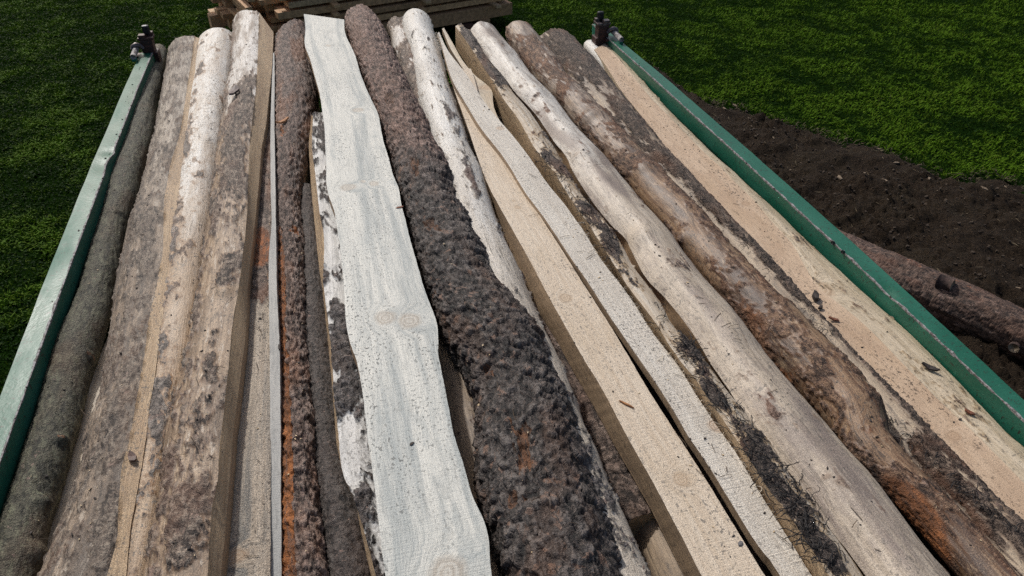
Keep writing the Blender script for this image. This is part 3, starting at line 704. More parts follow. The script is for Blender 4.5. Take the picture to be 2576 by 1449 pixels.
# ------------------------------------------------------------------ the load of timber
PINE = ((.024, .017, .013), (.115, .080, .060), (.32, .25, .20))
DARKPINE = ((.009, .008, .008), (.046, .040, .038), (.20, .182, .175))
SPRUCE = ((.015, .016, .010), (.055, .057, .036), (.16, .162, .105))
BROWNB = ((.020, .013, .010), (.095, .062, .045), (.28, .21, .17))
GREYB = ((.032, .025, .021), (.14, .112, .092), (.32, .28, .24))
m_spruce = timber('spruce_bark', bark=SPRUCE, inner=(.20, .10, .05), bbump=.005)
m_pale = timber('pale_split_wood', (.66, .58, .45), (.50, .40, .28), (.34, .32, .30), stain=.35, speck=.35, crack=.5)
m_tanbark = timber('grey_brown_bark_slab', (.37, .285, .205), (.23, .165, .115), (.115, .095, .08), altw=(1.9, 2.8, (.50, .44, .36), (.33, .27, .21)), stain=.9, speck=1.0, speckcol=(.03, .024, .02), crack=.8, bark=((.018, .012, .009), (.085, .060, .043), (.29, .24, .185)), inner=(.20, .10, .05), film=(.15, .108, .075), bbump=.003, bumpd=.003, gritk=1.5, streak=.9, hi=(.56, .49, .40))
m_cut = timber('fresh_sawn_wood', (.60, .44, .27), (.46, .32, .185), (.33, .215, .125), stain=.6, speck=.9, crack=.0, saw=.3, bumpd=.0022, gritk=1.5, streak=.5)
m_cutdark = timber('brown_sawn_wood', (.46, .315, .185), (.33, .215, .12), (.22, .155, .11), stain=.5, speck=.5, crack=.0, saw=.0, bumpd=.0006, gritk=1.3)
m_silver = timber('silvered_round_wood', (.55, .415, .285), (.38, .265, .165), (.30, .195, .11), altw=(1.6, 2.4, (.86, .85, .80), (.69, .67, .62)), stain=.5, speck=1.0, crack=.8, bark=GREYB, inner=(.30, .14, .05), film=(.28, .155, .07), rough=.5, spec=.5, bumpd=.002, dust=.3, dustc=(.42, .30, .18), gritk=1.5, streak=.5)
m_silver2 = timber('silvered_log', (.66, .58, .48), (.50, .43, .34), (.36, .31, .25), altw=(1.2, 2.2, (.86, .85, .81), (.68, .665, .62)), stain=.4, speck=.8, crack=1.0, bark=DARKPINE, rough=.45, spec=.55, bumpd=.0024, gritk=1.4)
m_slab4 = timber('white_wood_with_bark', (.46, .335, .22), (.28, .19, .12), (.16, .11, .075), altw=(2.6, 3.0, (.86, .84, .80), (.64, .615, .57)), stain=.85, speck=1.0, speckcol=(.03, .022, .018), crack=.9, bark=((.014, .009, .007), (.085, .052, .036), (.33, .265, .205)), inner=(.24, .11, .06), film=(.19, .115, .07), bbump=.004, gritk=1.5, streak=.9, hi=(.68, .61, .51))
m_grey5 = timber('grey_granular_wood', (.58, .49, .385), (.42, .34, .255), (.15, .155, .15), stain=.9, stsc=(24, .9), speck=1.0, speckcol=(.07, .055, .045), crack=.3, saw=.3, bark=PINE, inner=(.38, .13, .04), film=(.34, .17, .08), bumpd=.004, fine=1.5, gritk=1.8)
m_grey = timber('thin_grey_wood', (.42, .41, .38), (.33, .33, .31), (.22, .23, .23), stain=.4, speck=.3, crack=.1, saw=.5)
m_pine = timber('pine_bark', bark=((.020, .013, .011), (.115, .070, .053), (.34, .255, .21)), inner=(.40, .14, .036), bbump=.005)
m_fine = timber('dark_scaly_bark', (.40, .29, .17), (.28, .19, .11), bark=((.016, .014, .013), (.050, .043, .038), (.115, .10, .09)), inner=(.06, .025, .018), bbump=.005)
m_birchy = timber('white_wood_black_bark', (.70, .69, .66), (.50, .49, .46), (.34, .34, .34), stain=.5, speck=.6, crack=.7, bark=DARKPINE, inner=(.12, .08, .06), bbump=.006)
m_hero = timber('blue_grey_board', (.655, .645, .58), (.55, .55, .50), (.29, .325, .32), stain=.9, stsc=(19, 1.0), speck=1.0, speckcol=(.045, .053, .052), crack=.25, saw=.5, knot=(.33, .275, .21), bumpd=.0014, grain=90, fine=.8, spec=.5, rough=.48, gritk=1.0, streak=.3)
m_log9 = timber('black_pine_bark', bark=((.006, .005, .005), (.027, .022, .020), (.15, .130, .118)), inner=(.17, .075, .034), bbump=.005, pinkf=(.22, .13, .09), alt=(1.8, 2.4, ((.026, .013, .009), (.115, .058, .040), (.36, .24, .195))))
m_log9red = m_log9
m_white = timber('white_fuzzy_board', (.71, .66, .575), (.59, .53, .445), (.46, .41, .35), stain=.4, speck=.9, crack=.0, saw=.5, bumpd=.0025, bark=BROWNB, gritk=1.4, spec=.5, streak=.15)
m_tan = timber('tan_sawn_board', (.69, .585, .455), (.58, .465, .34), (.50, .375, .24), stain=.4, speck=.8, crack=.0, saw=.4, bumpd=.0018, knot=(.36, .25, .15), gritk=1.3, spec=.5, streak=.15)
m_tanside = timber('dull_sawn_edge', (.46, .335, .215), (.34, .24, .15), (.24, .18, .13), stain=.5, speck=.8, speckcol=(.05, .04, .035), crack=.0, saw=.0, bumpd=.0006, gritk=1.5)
m_slab15 = timber('slab_with_black_fibres', (.62, .555, .46), (.46, .36, .25), (.34, .23, .12), stain=.6, speck=1.0, crack=.7, bark=((.010, .008, .008), (.040, .030, .026), (.18, .145, .12)), film=(.36, .25, .14), bbump=.008, gritk=1.4, streak=.5)
m_log16 = timber('smooth_pale_log', (.59, .50, .395), (.44, .36, .27), (.24, .19, .165), altw=(1.5, 2.5, (.80, .77, .71), (.62, .58, .52)), stain=.95, speck=.8, crack=.8, bark=BROWNB, film=(.30, .215, .15), rough=.50, spec=.45, fine=1.0, bumpd=.0014, knot=(.28, .22, .17), streak=.5, gritk=1.3)
m_log17 = timber('mottled_brown_log', (.36, .235, .14), (.185, .105, .058), (.062, .041, .036), altw=(1.9, 2.7, (.48, .41, .34), (.29, .225, .175)), stain=.95, speck=.7, crack=.9, bark=((.020, .010, .007), (.10, .048, .027), (.29, .18, .11)), inner=(.34, .13, .045), film=(.15, .078, .042), rough=.46, bbump=.005, fine=1.0, gritk=1.4, streak=.9, hi=(.47, .34, .22))
m_log18 = timber('dark_fibrous_log', (.50, .40, .285), (.30, .22, .15), (.14, .11, .09), stain=.7, speck=.9, crack=.6, bark=((.011, .007, .005), (.055, .035, .025), (.20, .15, .115)), film=(.17, .115, .08), bbump=.009, streak=.8)
m_fresh = timber('fresh_pinkish_slab', (.60, .45, .315), (.51, .37, .25), (.44, .295, .175), stain=.5, speck=.9, speckcol=(.06, .04, .025), crack=.0, saw=.3, bumpd=.0012, fine=.8, knot=(.31, .20, .12), gritk=1.4, streak=.2, dust=.35, dustc=(.34, .22, .14))
m_wane = timber('pale_waney_side', (.68, .57, .42), (.50, .40, .27), (.40, .33, .23), stain=.5, speck=.7, crack=.5, bark=((.06, .045, .03), (.19, .14, .095), (.34, .27, .2)), film=(.40, .29, .17))
m_under = timber('gap_brown_log', (.40, .30, .20), (.25, .18, .12), (.14, .11, .09), stain=.6, speck=.5, crack=.4, bark=BROWNB, inner=(.20, .09, .05), bbump=.006, streak=.75)  # brown wood and bark, its own colour, for logs low in the gaps
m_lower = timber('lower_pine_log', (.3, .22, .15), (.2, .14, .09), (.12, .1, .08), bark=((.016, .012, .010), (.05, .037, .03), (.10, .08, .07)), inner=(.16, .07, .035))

# bottom tier: logs on the trailer floor that carry the rest, glimpsed through the gaps
FLOOR_Z = 1.0
for i, (x, r) in enumerate(((-.60, .105), (-.38, .115), (-.15, .11), (.07, .105), (.29, .112), (.52, .108), (.75, .115), (.98, .11), (1.19, .095))):
    yf = 3.35 - .12*((i*37) % 4)
    L = []
    for sx in (-1, 1):
        pts = []
        for yy in (yf, 2.2, 1.2, .6):
            q = proj(np.array([x+sx*r, yy, FLOOR_Z+.02+r])); pts.append((float(q[0]), float(q[1])))
        L.append((pts, FLOOR_Z+.02+r))
    QUAL = .45
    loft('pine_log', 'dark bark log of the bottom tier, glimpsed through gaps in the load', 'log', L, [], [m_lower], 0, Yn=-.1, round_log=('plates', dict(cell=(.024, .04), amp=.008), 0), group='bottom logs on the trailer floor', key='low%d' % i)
QUAL = 1.0

# 1 spruce log along the left rail
loft('spruce_log', 'dark greenish grey bark log lying along the left green rail', 'log',
     [(P('372,150 350,215 313,330 305,362 270,462 250,550 215,650 200,725 155,837 130,900 107,975 77,1087 45,1187 0,1312'), 1.375),
      (P('422,126 412,200 397,262 393,325 382,362 362,437 350,502 322,562 310,650 290,725 285,775 257,870 225,962 200,1075 180,1150 160,1212 130,1312 122,1362 100,1437'), 1.375)],
     [], [m_spruce], 0, round_log=('fine', dict(cell=(.012, .012), amp=.0055, innerlev=-.6, und=.004), 0),
     bumps=[(222, 897, .018, .012, .010), (150, 1110, .02, .014, .013), (110, 1262, .022, .013, .008), (95, 1400, .03, .02, .014), (285, 530, .02, .01, .006), (260, 600, .02, .01, .005)],
     inners=[(222, 900, .014, .007, 2.2), (148, 1108, .007, .006, 2.2)], key='spruce')
# 2 pale board half hidden beside it
loft('split_board', 'pale board edge half hidden between the spruce log and the grey bark slab', 'plank',
     [(P('285,780 270,855 257,880 225,972 195,1075 170,1150 150,1212 120,1312 100,1437'), 1.352), (P('330,780 320,855 300,955 270,1085 260,1150 240,1237 220,1337 200,1437'), 1.352)],
     [dict(kind='smooth', prm=dict(und=.004))], [m_pale], 1.315, key='sliver')
# 3 grey brown bark slab with a sawn right face
loft('bark_slab', 'grey brown bark slab with yellowish sawn edge, beside the spruce log', 'slab',
     [(P('424,118 412,200 399,262 392,325 380,362 360,437 347,502 320,562 305,650 287,725 285,775 272,845 265,900 255,1000 232,1037 217,1075 212,1112 207,1170 182,1237 165,1287 150,1325 120,1387 95,1449'), 1.42),
      (P('489,92 484,140 474,200 466,250 458,310 447,362 432,400 413,500 410,637 385,760 375,800 367,875 350,975 325,1112 305,1187 300,1262 295,1362 268,1449'), 1.482),
      (P('502,96 492,170 482,250 472,325 467,362 450,487 435,600 420,725 400,862 390,950 375,1025 370,1087 350,1212 327,1337 317,1449'), 1.476)],
     [dict(prof='soft', h=.022, kind='patchy', prm=dict(cover=.42, amp=.0035, cell=(.016, .02), ps=20, py=8), mat=0), dict(kind='cut', mat=1, side=2)],
     [m_tanbark, m_cut, m_cutdark], 1.33,
     patches=[(455, 110, .04, .10, .4), (425, 395, .02, .07, .5), (350, 560, .03, .10, .5), (375, 610, .02, .08, .4), (330, 650, .03, .05, .3), (470, 140, .012, .05, -1), (295, 700, .03, .04, -.4), (320, 1000, .08, .3, .25), (250, 1340, .05, .06, .3)],
     bumps=[(345, 540, .03, .05, .007), (300, 1180, .02, .04, .004)], key='slab3')
# 4 debarked pale log
loft('debarked_log', 'debarked log, silver white on top and orange brown on its left flank', 'log',
     [(P('500,116 492,150 482,225 465,325 452,430 432,560 412,700 388,862 375,950 360,1050 345,1150 325,1260 300,1400 290,1449'), 1.425),
      (P('590,90 586,120 583,175 572,225 560,325 553,362 545,432 530,550 518,612 505,725 480,862 458,962 440,1050 420,1130 410,1237 395,1312 370,1449'), 1.462)],
     [dict(prof='arc', h=.032, kind='patchy', prm=dict(cover=.22, amp=.003, cell=(.018, .03), ps=15, py=6), mat=0)], [m_silver], 1.33,
     patches=[(505, 165, .015, .09, .5), (485, 260, .022, .3, .22), (545, 200, .03, .3, -.3), (525, 450, .02, .5, -.35), (455, 480, .024, .5, .2), (420, 750, .03, .5, .22), (400, 1000, .04, .4, .22), (340, 1300, .04, .3, .2), (400, 1300, .012, .15, -.3), (480, 760, .015, .2, -.3)],
     bumps=[(540, 280, .03, .02, .004), (528, 395, .02, .012, .003)], key='log4')
# 5 quartered beam with bark
loft('quartered_slab', 'thick slab with broken bark, its squared white end standing out highest', 'slab',
     [(P('588,49 584,82 580,175 567,225 554,325 547,362 540,432 522,550 512,612 497,725 470,862 445,962 430,1037 412,1087 400,1237 385,1312 362,1449'), 1.475),
      (P('652,31 650,90 647,175 642,245 632,325 627,362 622,537 612,637 600,725 585,812 575,925 570,975 557,1087 552,1112 548,1212 532,1287 522,1449'), 1.535),
      (P('688,81 685,162 677,237 668,325 659,362 652,450 644,537 632,640 622,725 617,850 607,925 592,1050 587,1087 582,1162 565,1350 555,1449'), 1.503)],
     [dict(prof='soft', h=.028, kind='patchy', prm=dict(cover=.42, amp=.0065, cell=(.017, .024), ps=20, py=8), mat=0), dict(kind='cut', mat=1, side=2)],
     [m_slab4, m_cut, m_cutdark], 1.35,
     patches=[(615, 110, .06, .40, -1.0), (595, 290, .05, .22, .7), (625, 220, .02, .15, .6), (590, 420, .05, .2, .6), (545, 520, .03, .1, .3), (520, 800, .02, .3, -.6), (575, 850, .02, .12, -1), (510, 960, .04, .08, .4), (490, 1290, .05, .07, .5), (440, 1150, .04, .06, .3), (560, 700, .03, .05, .5)],
     bumps=[(565, 735, .02, .02, .008)], key='slab5')
# 6 grey granular slab
loft('sawn_slab', 'grey granular sawn slab squeezed between the bark slab and thin board', 'slab',
     [(P('684,200 672,260 660,325 655,362 648,450 640,537 628,640 618,725 612,850 602,925 588,1050 582,1087 577,1162 560,1350 550,1449'), 1.462),
      (P('690,200 686,260 684,362 685,487 688,562 682,637 680,725 681,850 682,975 682,1100 681,1200 680,1449'), 1.468)],
     [dict(prof='soft', h=.006, kind='patchy', prm=dict(cover=.18, amp=.006, cell=(.016, .022), ps=14, py=5), mat=0)], [m_grey5], 1.36,
     knots=[(592, 1398, .018, .012)], patches=[(665, 420, .05, .9, .9), (655, 560, .05, .3, .9), (650, 700, .03, .12, .6), (655, 900, .05, .5, -.6), (620, 1250, .08, .5, -.7)], inners=[(655, 640, .03, .08, 1.0), (650, 600, .03, .06, .8)], key='slab6')
# 7 thin board on edge
loft('thin_board', 'thin grey board standing on edge between the granular slab and rough pine log', 'plank',
     [(P('686,134 684,200 681,290 680,362 681,487 684,562 676,637 676,725 678,850 679,975 680,1087 678,1250 676,1449'), (1.50, 1.458)),
      (P('690,132 691,200 690,290 691,362 693,487 693,537 695,612 696,725 700,800 704,900 705,1000 706,1087 707,1250 708,1449'), (1.50, 1.458))],
     [dict(kind='cut', mat=0, res=.003)], [m_grey], 1.34, key='thin')
# 8 rough pine log
QUAL = 1.35
loft('pine_log', 'rough pine log with thick dark bark and orange inner strip, right of thin board', 'log',
     [(P('688,122 688,200 690,290 692,362 693,487 695,612 697,725 704,900 706,1087 707,1250 709,1449'), 1.44),
      (P('772,76 787,170 800,240 790,330 776,387 763,450 756,512 755,537 764,612 766,725 769,825 774,900 781,1000 791,1075 796,1200 804,1262 816,1362 826,1449'), 1.43)],
     [dict(prof='arc', h=.058, kind='plates', prm=dict(cell=(.020, .030), amp=.0095, innerlev=-.15, und=.004), mat=0)], [m_pine], 1.33,
     inners=[(706, 640, .030, .16, .9), (708, 760, .026, .2, 1.0), (716, 1060, .026, .25, 1.1), (720, 1250, .022, .2, 1.0), (724, 1400, .022, .2, .9), (715, 330, .05, .09, .6), (740, 580, .04, .035, .8)], key='pine8', uend=.02)
# 9 dark scaly log
loft('scaly_log', 'dark brown log with fine scaly bark, right of the rough pine log', 'log',
     [(P('756,478 752,537 758,612 760,725 763,825 768,900 775,1000 785,1075 790,1200 798,1262 810,1362 818,1449'), 1.415),
      (P('790,470 800,587 812,687 820,725 832,850 846,975 856,1087 862,1112 880,1187 908,1250 925,1325 950,1449'), 1.43)],
     [dict(prof='soft', h=.030, kind='plates', prm=dict(cell=(.016, .010), amp=.0055, innerlev=-.5, und=.003), mat=0)], [m_fine], 1.33, key='scaly9', inners=[(838, 1250, .03, .03, .7)])
QUAL = 1.15
# 10 narrow white slab
loft('narrow_slab', 'narrow white slab with black bark flakes, tucked along the left edge of the wide board', 'slab',
     [(P('783,292 776,362 783,476 794,587 804,687 811,725 824,850 836,975 844,1087 846,1112 861,1187 894,1250 906,1325 934,1449'), 1.468),
      (P('788,290 784,362 796,462 804,537 816,587 815,725 834,875 839,975 851,1087 860,1187 893,1262 915,1330 945,1449'), 1.512),
      (P('850,285 870,362 890,462 905,537 915,587 935,725 955,875 975,975 985,1087 1000,1187 1020,1262 1030,1330 1045,1449'), 1.49)],
     [dict(kind='cut', mat=1, side=1), dict(prof='soft', h=.010, kind='patchy', prm=dict(cover=.48, amp=.011, cell=(.013, .018), ps=22, py=9), mat=0)], [m_birchy, m_cut], 1.42,
     patches=[(800, 425, .02, .03, -.8), (815, 330, .03, .06, .5), (825, 620, .02, .12, -.8), (860, 840, .03, .10, .8), (870, 1000, .03, .06, .8), (870, 1130, .03, .08, -1), (910, 1270, .02, .05, .6), (925, 1380, .02, .1, .6), (840, 740, .03, .03, -.5)], key='narrow10')
loft('split_log', 'brown stringy log lying low in the gap between the wide board and black pine log', 'log',
     [(P('1075,860 1085,900 1095,960 1110,1030 1125,1090 1145,1170 1170,1260 1200,1400 1210,1449'), 1.445), (P('1190,860 1200,900 1215,960 1235,1030 1250,1090 1275,1170 1300,1260 1330,1400 1340,1449'), 1.445)],
     [dict(prof='soft', h=.03, kind='patchy', prm=dict(cover=.35, amp=.004, cell=(.012, .03)), mat=0)], [m_under], 1.36, key='gaplog')
# 11 wide blue grey board on top
loft('wide_board', 'wide blue grey waney board with knots, lying on top in the middle of the load', 'plank',
     [(P('764,35 770,75 765,98 765,117 780,145 787,175 805,237 810,275 817,325 818,362 821,425 820,462 829,502 841,525 846,562 856,625 866,725 868,787 874,837 884,875 896,900 906,950 914,1000 923,1087 941,1212 954,1325 969,1449'), 1.562),
      (P('868,49 869,56 863,62 866,80 874,100 892,132 907,187 922,225 940,262 953,287 958,325 966,362 979,400 989,445 1004,470 1008,512 1016,537 1031,600 1049,662 1067,727 1084,770 1099,807 1103,845 1101,887 1111,937 1124,1000 1140,1087 1164,1162 1189,1250 1219,1312 1230,1350 1231,1400 1237,1449'), 1.562)],
     [dict(kind='cut', mat=0, side=1, res=.0035)], [m_hero, m_cutdark], 1.532,
     knots=[(875, 470, .021, .016), (940, 463, .012, .012), (912, 455, .007, .007), (1030, 806, .021, .022), (970, 800, .020, .020), (1128, 1440, .024, .026), (826, 116, .014, .012), (900, 276, .020, .014)], key='hero')
# 12 reddish to black bark log
QUAL = 1.45
loft('pine_log', 'tapering pine log, reddish far end and charcoal black rough bark near the camera', 'log',
     [(P('872,58 876,100 890,140 908,187 930,237 950,300 968,350 979,385 993,437 1008,487 1020,537 1034,587 1044,637 1060,700 1082,762 1105,825 1137,880 1165,935 1195,985 1205,1037 1203,1087 1199,1162 1207,1220 1219,1287 1246,1362 1269,1449'), 1.50),
      (P('940,44 958,70 976,100 991,150 1019,200 1036,245 1068,300 1088,360 1112,400 1130,437 1141,470 1152,520 1180,565 1192,590 1210,625 1228,650 1237,690 1252,730 1286,775 1336,825 1370,875 1390,937 1410,985 1438,1050 1450,1090 1468,1150 1483,1212 1503,1275 1528,1325 1545,1375 1565,1449'), 1.50)],
     [], [m_log9], 0, round_log=('plates', dict(cell=(.020, .034), amp=.0125, innerlev=-.20, und=.007), 0),
     bumps=[(1120, 430, .03, .03, .012), (1215, 640, .03, .04, .010), (1300, 1080, .05, .12, -.02), (1240, 1000, .03, .06, .006), (915, 110, .02, .02, .006)],
     inners=[(985, 255, .05, .10, .55), (1040, 410, .04, .10, .62), (1085, 560, .05, .10, .62), (1060, 470, .03, .05, .5), (1310, 1110, .034, .10, .75), (1290, 1260, .028, .05, .7), (1370, 1340, .03, .03, .55), (1225, 940, .025, .04, .5), (1230, 950, .03, .05, .4), (960, 140, .04, .2, .2)], key='log12', uend=.03)
QUAL = 1.1
# 13 short pale log behind
loft('bark_log', 'pale log with dark bark flank, wedged between the black pine log and the silver log', 'log',
     [(P('981,84 985,130 1000,180 1018,230 1040,290 1062,345'), 1.445), (P('1022,62 1055,140 1085,200 1110,280 1140,345'), 1.445)],
     [], [m_slab4], 0, Yn=1.2, round_log=('patchy', dict(cover=.62, amp=.006, cell=(.015, .02)), 0), patches=[(990, 95, .05, .14, -1.2), (1015, 190, .05, .2, .5)], key='log13')
# 14 silver log
loft('debarked_log', 'silver white debarked log, far end sticking up highest right of centre', 'log',
     [(P('1006,58 1013,95 1027,125 1039,200 1052,275 1073,345 1097,450 1123,560 1147,650 1190,770 1248,900 1280,1020 1321,1150 1426,1449'), 1.475),
      (P('1091,64 1098,95 1109,125 1124,175 1131,207 1138,232 1153,275 1178,345 1184,375 1204,417 1224,450 1233,490 1246,537 1269,600 1287,640 1320,712 1350,782 1375,845 1393,875 1413,920 1433,967 1453,1020 1476,1087 1508,1150 1528,1207 1540,1237 1575,1307 1598,1362 1635,1449'), 1.475)],
     [], [m_silver2], 0, round_log=('patchy', dict(cover=.16, amp=.007, cell=(.012, .018), ps=30, py=12), 0),
     patches=[(1128, 280, .015, .07, .75), (1150, 330, .012, .05, .7), (1180, 430, .014, .13, .8), (1200, 490, .012, .08, .6), (1440, 1120, .03, .2, .3), (1520, 1250, .03, .12, .35)], key='log14', uend=.03)
# 15 dark log end and pale brown log under the tan board
loft('bark_log', 'dark brown bark log in the gap left of the tan plank, its near end broken', 'log',
     [(P('1270,720 1310,800 1350,880 1400,975 1440,1075 1480,1150 1510,1215'), 1.385), (P('1400,720 1440,800 1480,880 1530,975 1570,1075 1600,1150 1630,1222'), 1.385)],
     [], [m_under], 0, Yn=.80, round_log=('plates', dict(cell=(.017, .025), amp=.008, innerlev=-.2), 0), key='log15')
loft('split_log', 'split brown log showing below the broken bark log at the near edge', 'log',
     [(P('1505,1200 1540,1262 1565,1330 1590,1400 1605,1449'), 1.34), (P('1690,1200 1720,1262 1750,1330 1785,1400 1810,1449'), 1.34)],
     [], [m_under], 0, round_log=('smooth', dict(und=.006), 0), key='log15b')
# 16 tan board
loft('sawn_plank', 'tan sawn plank with two round knots and thick brown left edge', 'plank',
     [(P('1128,176 1150,262 1175,330 1205,400 1222,480 1244,537 1267,600 1285,645 1318,712 1330,738 1370,810 1398,845 1438,925 1483,1000 1530,1087 1563,1147 1598,1207 1623,1250 1653,1307 1688,1375 1723,1449'), 1.447),
      (P('1126,172 1145,237 1170,300 1190,362 1224,462 1258,522 1295,588 1337,662 1374,735 1395,772 1428,832 1463,895 1495,945 1525,995 1571,1087 1598,1135 1633,1195 1658,1242 1688,1300 1718,1355 1765,1449'), 1.52),
      (P('1190,172 1200,237 1225,300 1250,362 1292,435 1336,507 1376,570 1431,655 1474,725 1508,777 1528,807 1563,865 1598,925 1623,970 1660,1025 1698,1087 1740,1147 1788,1227 1838,1307 1868,1357 1923,1449'), 1.52)],
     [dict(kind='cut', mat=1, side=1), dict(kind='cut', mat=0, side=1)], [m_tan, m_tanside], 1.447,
     knots=[(1425, 750, .013, .015), (1712, 1208, .012, .014), (1300, 520, .008, .009), (1293, 505, .005, .005)], key='tan16', sk=16)
# 17 white fuzzy board
loft('sawn_plank', 'narrow whitish plank with fuzzy right edge, lying between dark gaps', 'plank',
     [(P('1103,84 1112,120 1124,160 1131,192 1141,215 1161,240 1178,272 1201,310 1216,335 1246,365 1287,425 1318,482 1366,542 1402,597 1440,655 1490,725 1513,765 1545,812 1575,855 1610,907 1638,945 1665,987 1698,1037 1724,1087 1763,1142 1800,1200 1850,1282 1888,1345 1932,1411 1960,1449'), (1.548, 1.500)),
      (P('1107,80 1117,117 1138,145 1166,175 1191,212 1208,242 1236,282 1266,312 1304,358 1343,410 1375,462 1413,502 1438,540 1470,580 1488,617 1513,655 1538,687 1569,725 1598,767 1620,805 1658,860 1688,895 1718,937 1755,1000 1814,1087 1860,1150 1898,1220 1932,1272 1953,1307 1993,1370 2041,1449'), (1.548, 1.500))],
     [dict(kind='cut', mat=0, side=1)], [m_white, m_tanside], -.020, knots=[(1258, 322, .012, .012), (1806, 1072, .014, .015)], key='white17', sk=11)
# 18 waney board with a bulge
loft('waney_board', 'thin curved board with a tan knot bulge, far end a narrow tip in the gap', 'plank',
     [(P('1113,72 1131,120 1150,150 1166,174 1186,209 1208,250 1230,290 1262,350 1300,420'), 1.50), (P('1117,70 1141,112 1161,150 1191,187 1216,208 1236,216 1242,230 1237,250 1244,275 1253,300 1291,347 1316,372 1350,430'), 1.50)],
     [dict(kind='cut', mat=0, side=1)], [m_pale, m_under], 1.475, Yn=1.55, key='waney18', knots=[(1225, 222, .03, .02)])
loft('bark_log', 'short dark bark log in the gap left of the narrow bark slab', 'log',
     [(P('1146,112 1165,150 1190,190 1220,240 1265,300 1330,390'), 1.425), (P('1195,106 1225,150 1255,190 1290,240 1330,300 1400,390'), 1.425)],
     [], [m_pine], 0, Yn=1.3, round_log=('plates', dict(cell=(.017, .025), amp=.008, innerlev=-.3), 0), key='log18b')
# 19 narrow slab, tan left face, black fibrous bark on top
loft('narrow_slab', 'narrow slab with tan sawn left face and stringy black bark on top', 'slab',
     [(P('1145,91 1166,121 1188,156 1213,197 1241,232 1261,270 1281,300 1318,362 1340,405 1393,472 1430,522 1455,570 1503,632 1540,690 1572,735 1600,777 1640,845 1690,910 1730,975 1770,1035 1818,1105 1865,1175 1920,1260 1960,1330 2000,1390 2035,1449'), 1.485),
      (P('1145,66 1161,87 1191,130 1216,170 1246,212 1266,250 1303,297 1341,367 1368,402 1395,435 1420,475 1448,522 1473,552 1498,592 1528,640 1582,725 1608,757 1650,812 1678,860 1713,910 1748,950 1778,1000 1840,1087 1893,1170 1932,1232 1981,1290 2013,1340 2048,1387 2083,1449'), 1.535),
      (P('1161,65 1186,80 1208,120 1225,150 1261,190 1291,237 1320,265 1340,290 1366,332 1390,362 1410,400 1425,427 1450,472 1488,517 1528,562 1563,612 1595,675 1635,725 1663,762 1688,817 1745,875 1778,912 1813,962 1850,1012 1910,1087 1945,1125 1993,1207 2043,1262 2088,1332 2131,1387 2173,1449'), 1.525)],
     [dict(kind='cut', mat=1, side=1), dict(prof='soft', h=.008, kind='patchy', prm=dict(cover=.34, amp=.006, cell=(.009, .02), ps=34, py=11), mat=0)], [m_slab15, m_cut], 1.43,
     patches=[(1190, 105, .03, .2, .8), (1225, 165, .03, .15, .6), (1262, 200, .02, .1, .8), (1290, 240, .03, .12, -.4), (1325, 290, .03, .1, -.8), (1390, 400, .03, .06, .7), (1420, 430, .02, .05, .7), (1480, 530, .02, .08, .7), (1530, 605, .02, .08, .7), (1470, 490, .02, .03, -.5), (1640, 780, .03, .06, -.7), (1730, 870, .02, .04, .8), (1800, 990, .02, .05, .7), (1900, 1130, .025, .06, .8), (1990, 1270, .025, .08, .8), (2060, 1380, .02, .04, .6), (1850, 1050, .02, .04, -.3)], key='slab19')
# 20 smooth pale log, flattened on the left
loft('debarked_log', 'smooth pale beige log with a small round knot hole, right of stringy bark slab', 'log',
     [(P('1180,82 1206,122 1225,152 1261,192 1291,239 1320,267 1340,292 1366,334 1390,364 1410,402 1425,429 1450,474 1488,519 1528,564 1563,614 1595,677 1632,727 1661,764 1686,819 1743,877 1776,914 1811,964 1848,1014 1905,1087 1940,1125 1990,1207 2040,1262 2085,1332 2128,1387 2172,1449'), 1.46),
      (P('1183,75 1210,122 1230,152 1266,190 1298,237 1328,265 1350,290 1378,332 1397,362 1425,390 1438,427 1473,482 1503,525 1533,562 1558,587 1578,600 1588,627 1613,682 1645,725 1661,735 1713,797 1755,857 1788,915 1838,987 1902,1087 1931,1120 2006,1215 2051,1280 2106,1355 2178,1449'), 1.505),
      (P('1248,82 1261,99 1286,132 1311,157 1328,187 1353,214 1391,252 1408,272 1433,309 1480,364 1513,397 1538,427 1583,482 1625,534 1663,574 1688,602 1713,639 1745,684 1778,727 1813,764 1850,804 1872,832 1884,854 1931,917 1981,977 2031,1034 2078,1090 2131,1155 2181,1210 2231,1275 2281,1340 2368,1452'), 1.470)],
     [dict(kind='cut', mat=1, side=1), dict(prof='rightround', h=.050, kind='patchy', prm=dict(cover=.10, amp=.003, cell=(.014, .02), und=1.2), mat=0)], [m_log16, m_cutdark], 1.37,
     bumps=[(1340, 225, .04, .035, .008), (1605, 592, .035, .045, .012), (1850, 822, .04, .05, .009), (1455, 385, .03, .03, .006), (1260, 105, .04, .06, .006)],
     knots=[(1609, 593, .004, .005), (1452, 392, .010, .009)], patches=[(1352, 238, .018, .018, .9), (1345, 225, .008, .02, .5)], key='log20', uend=.03)
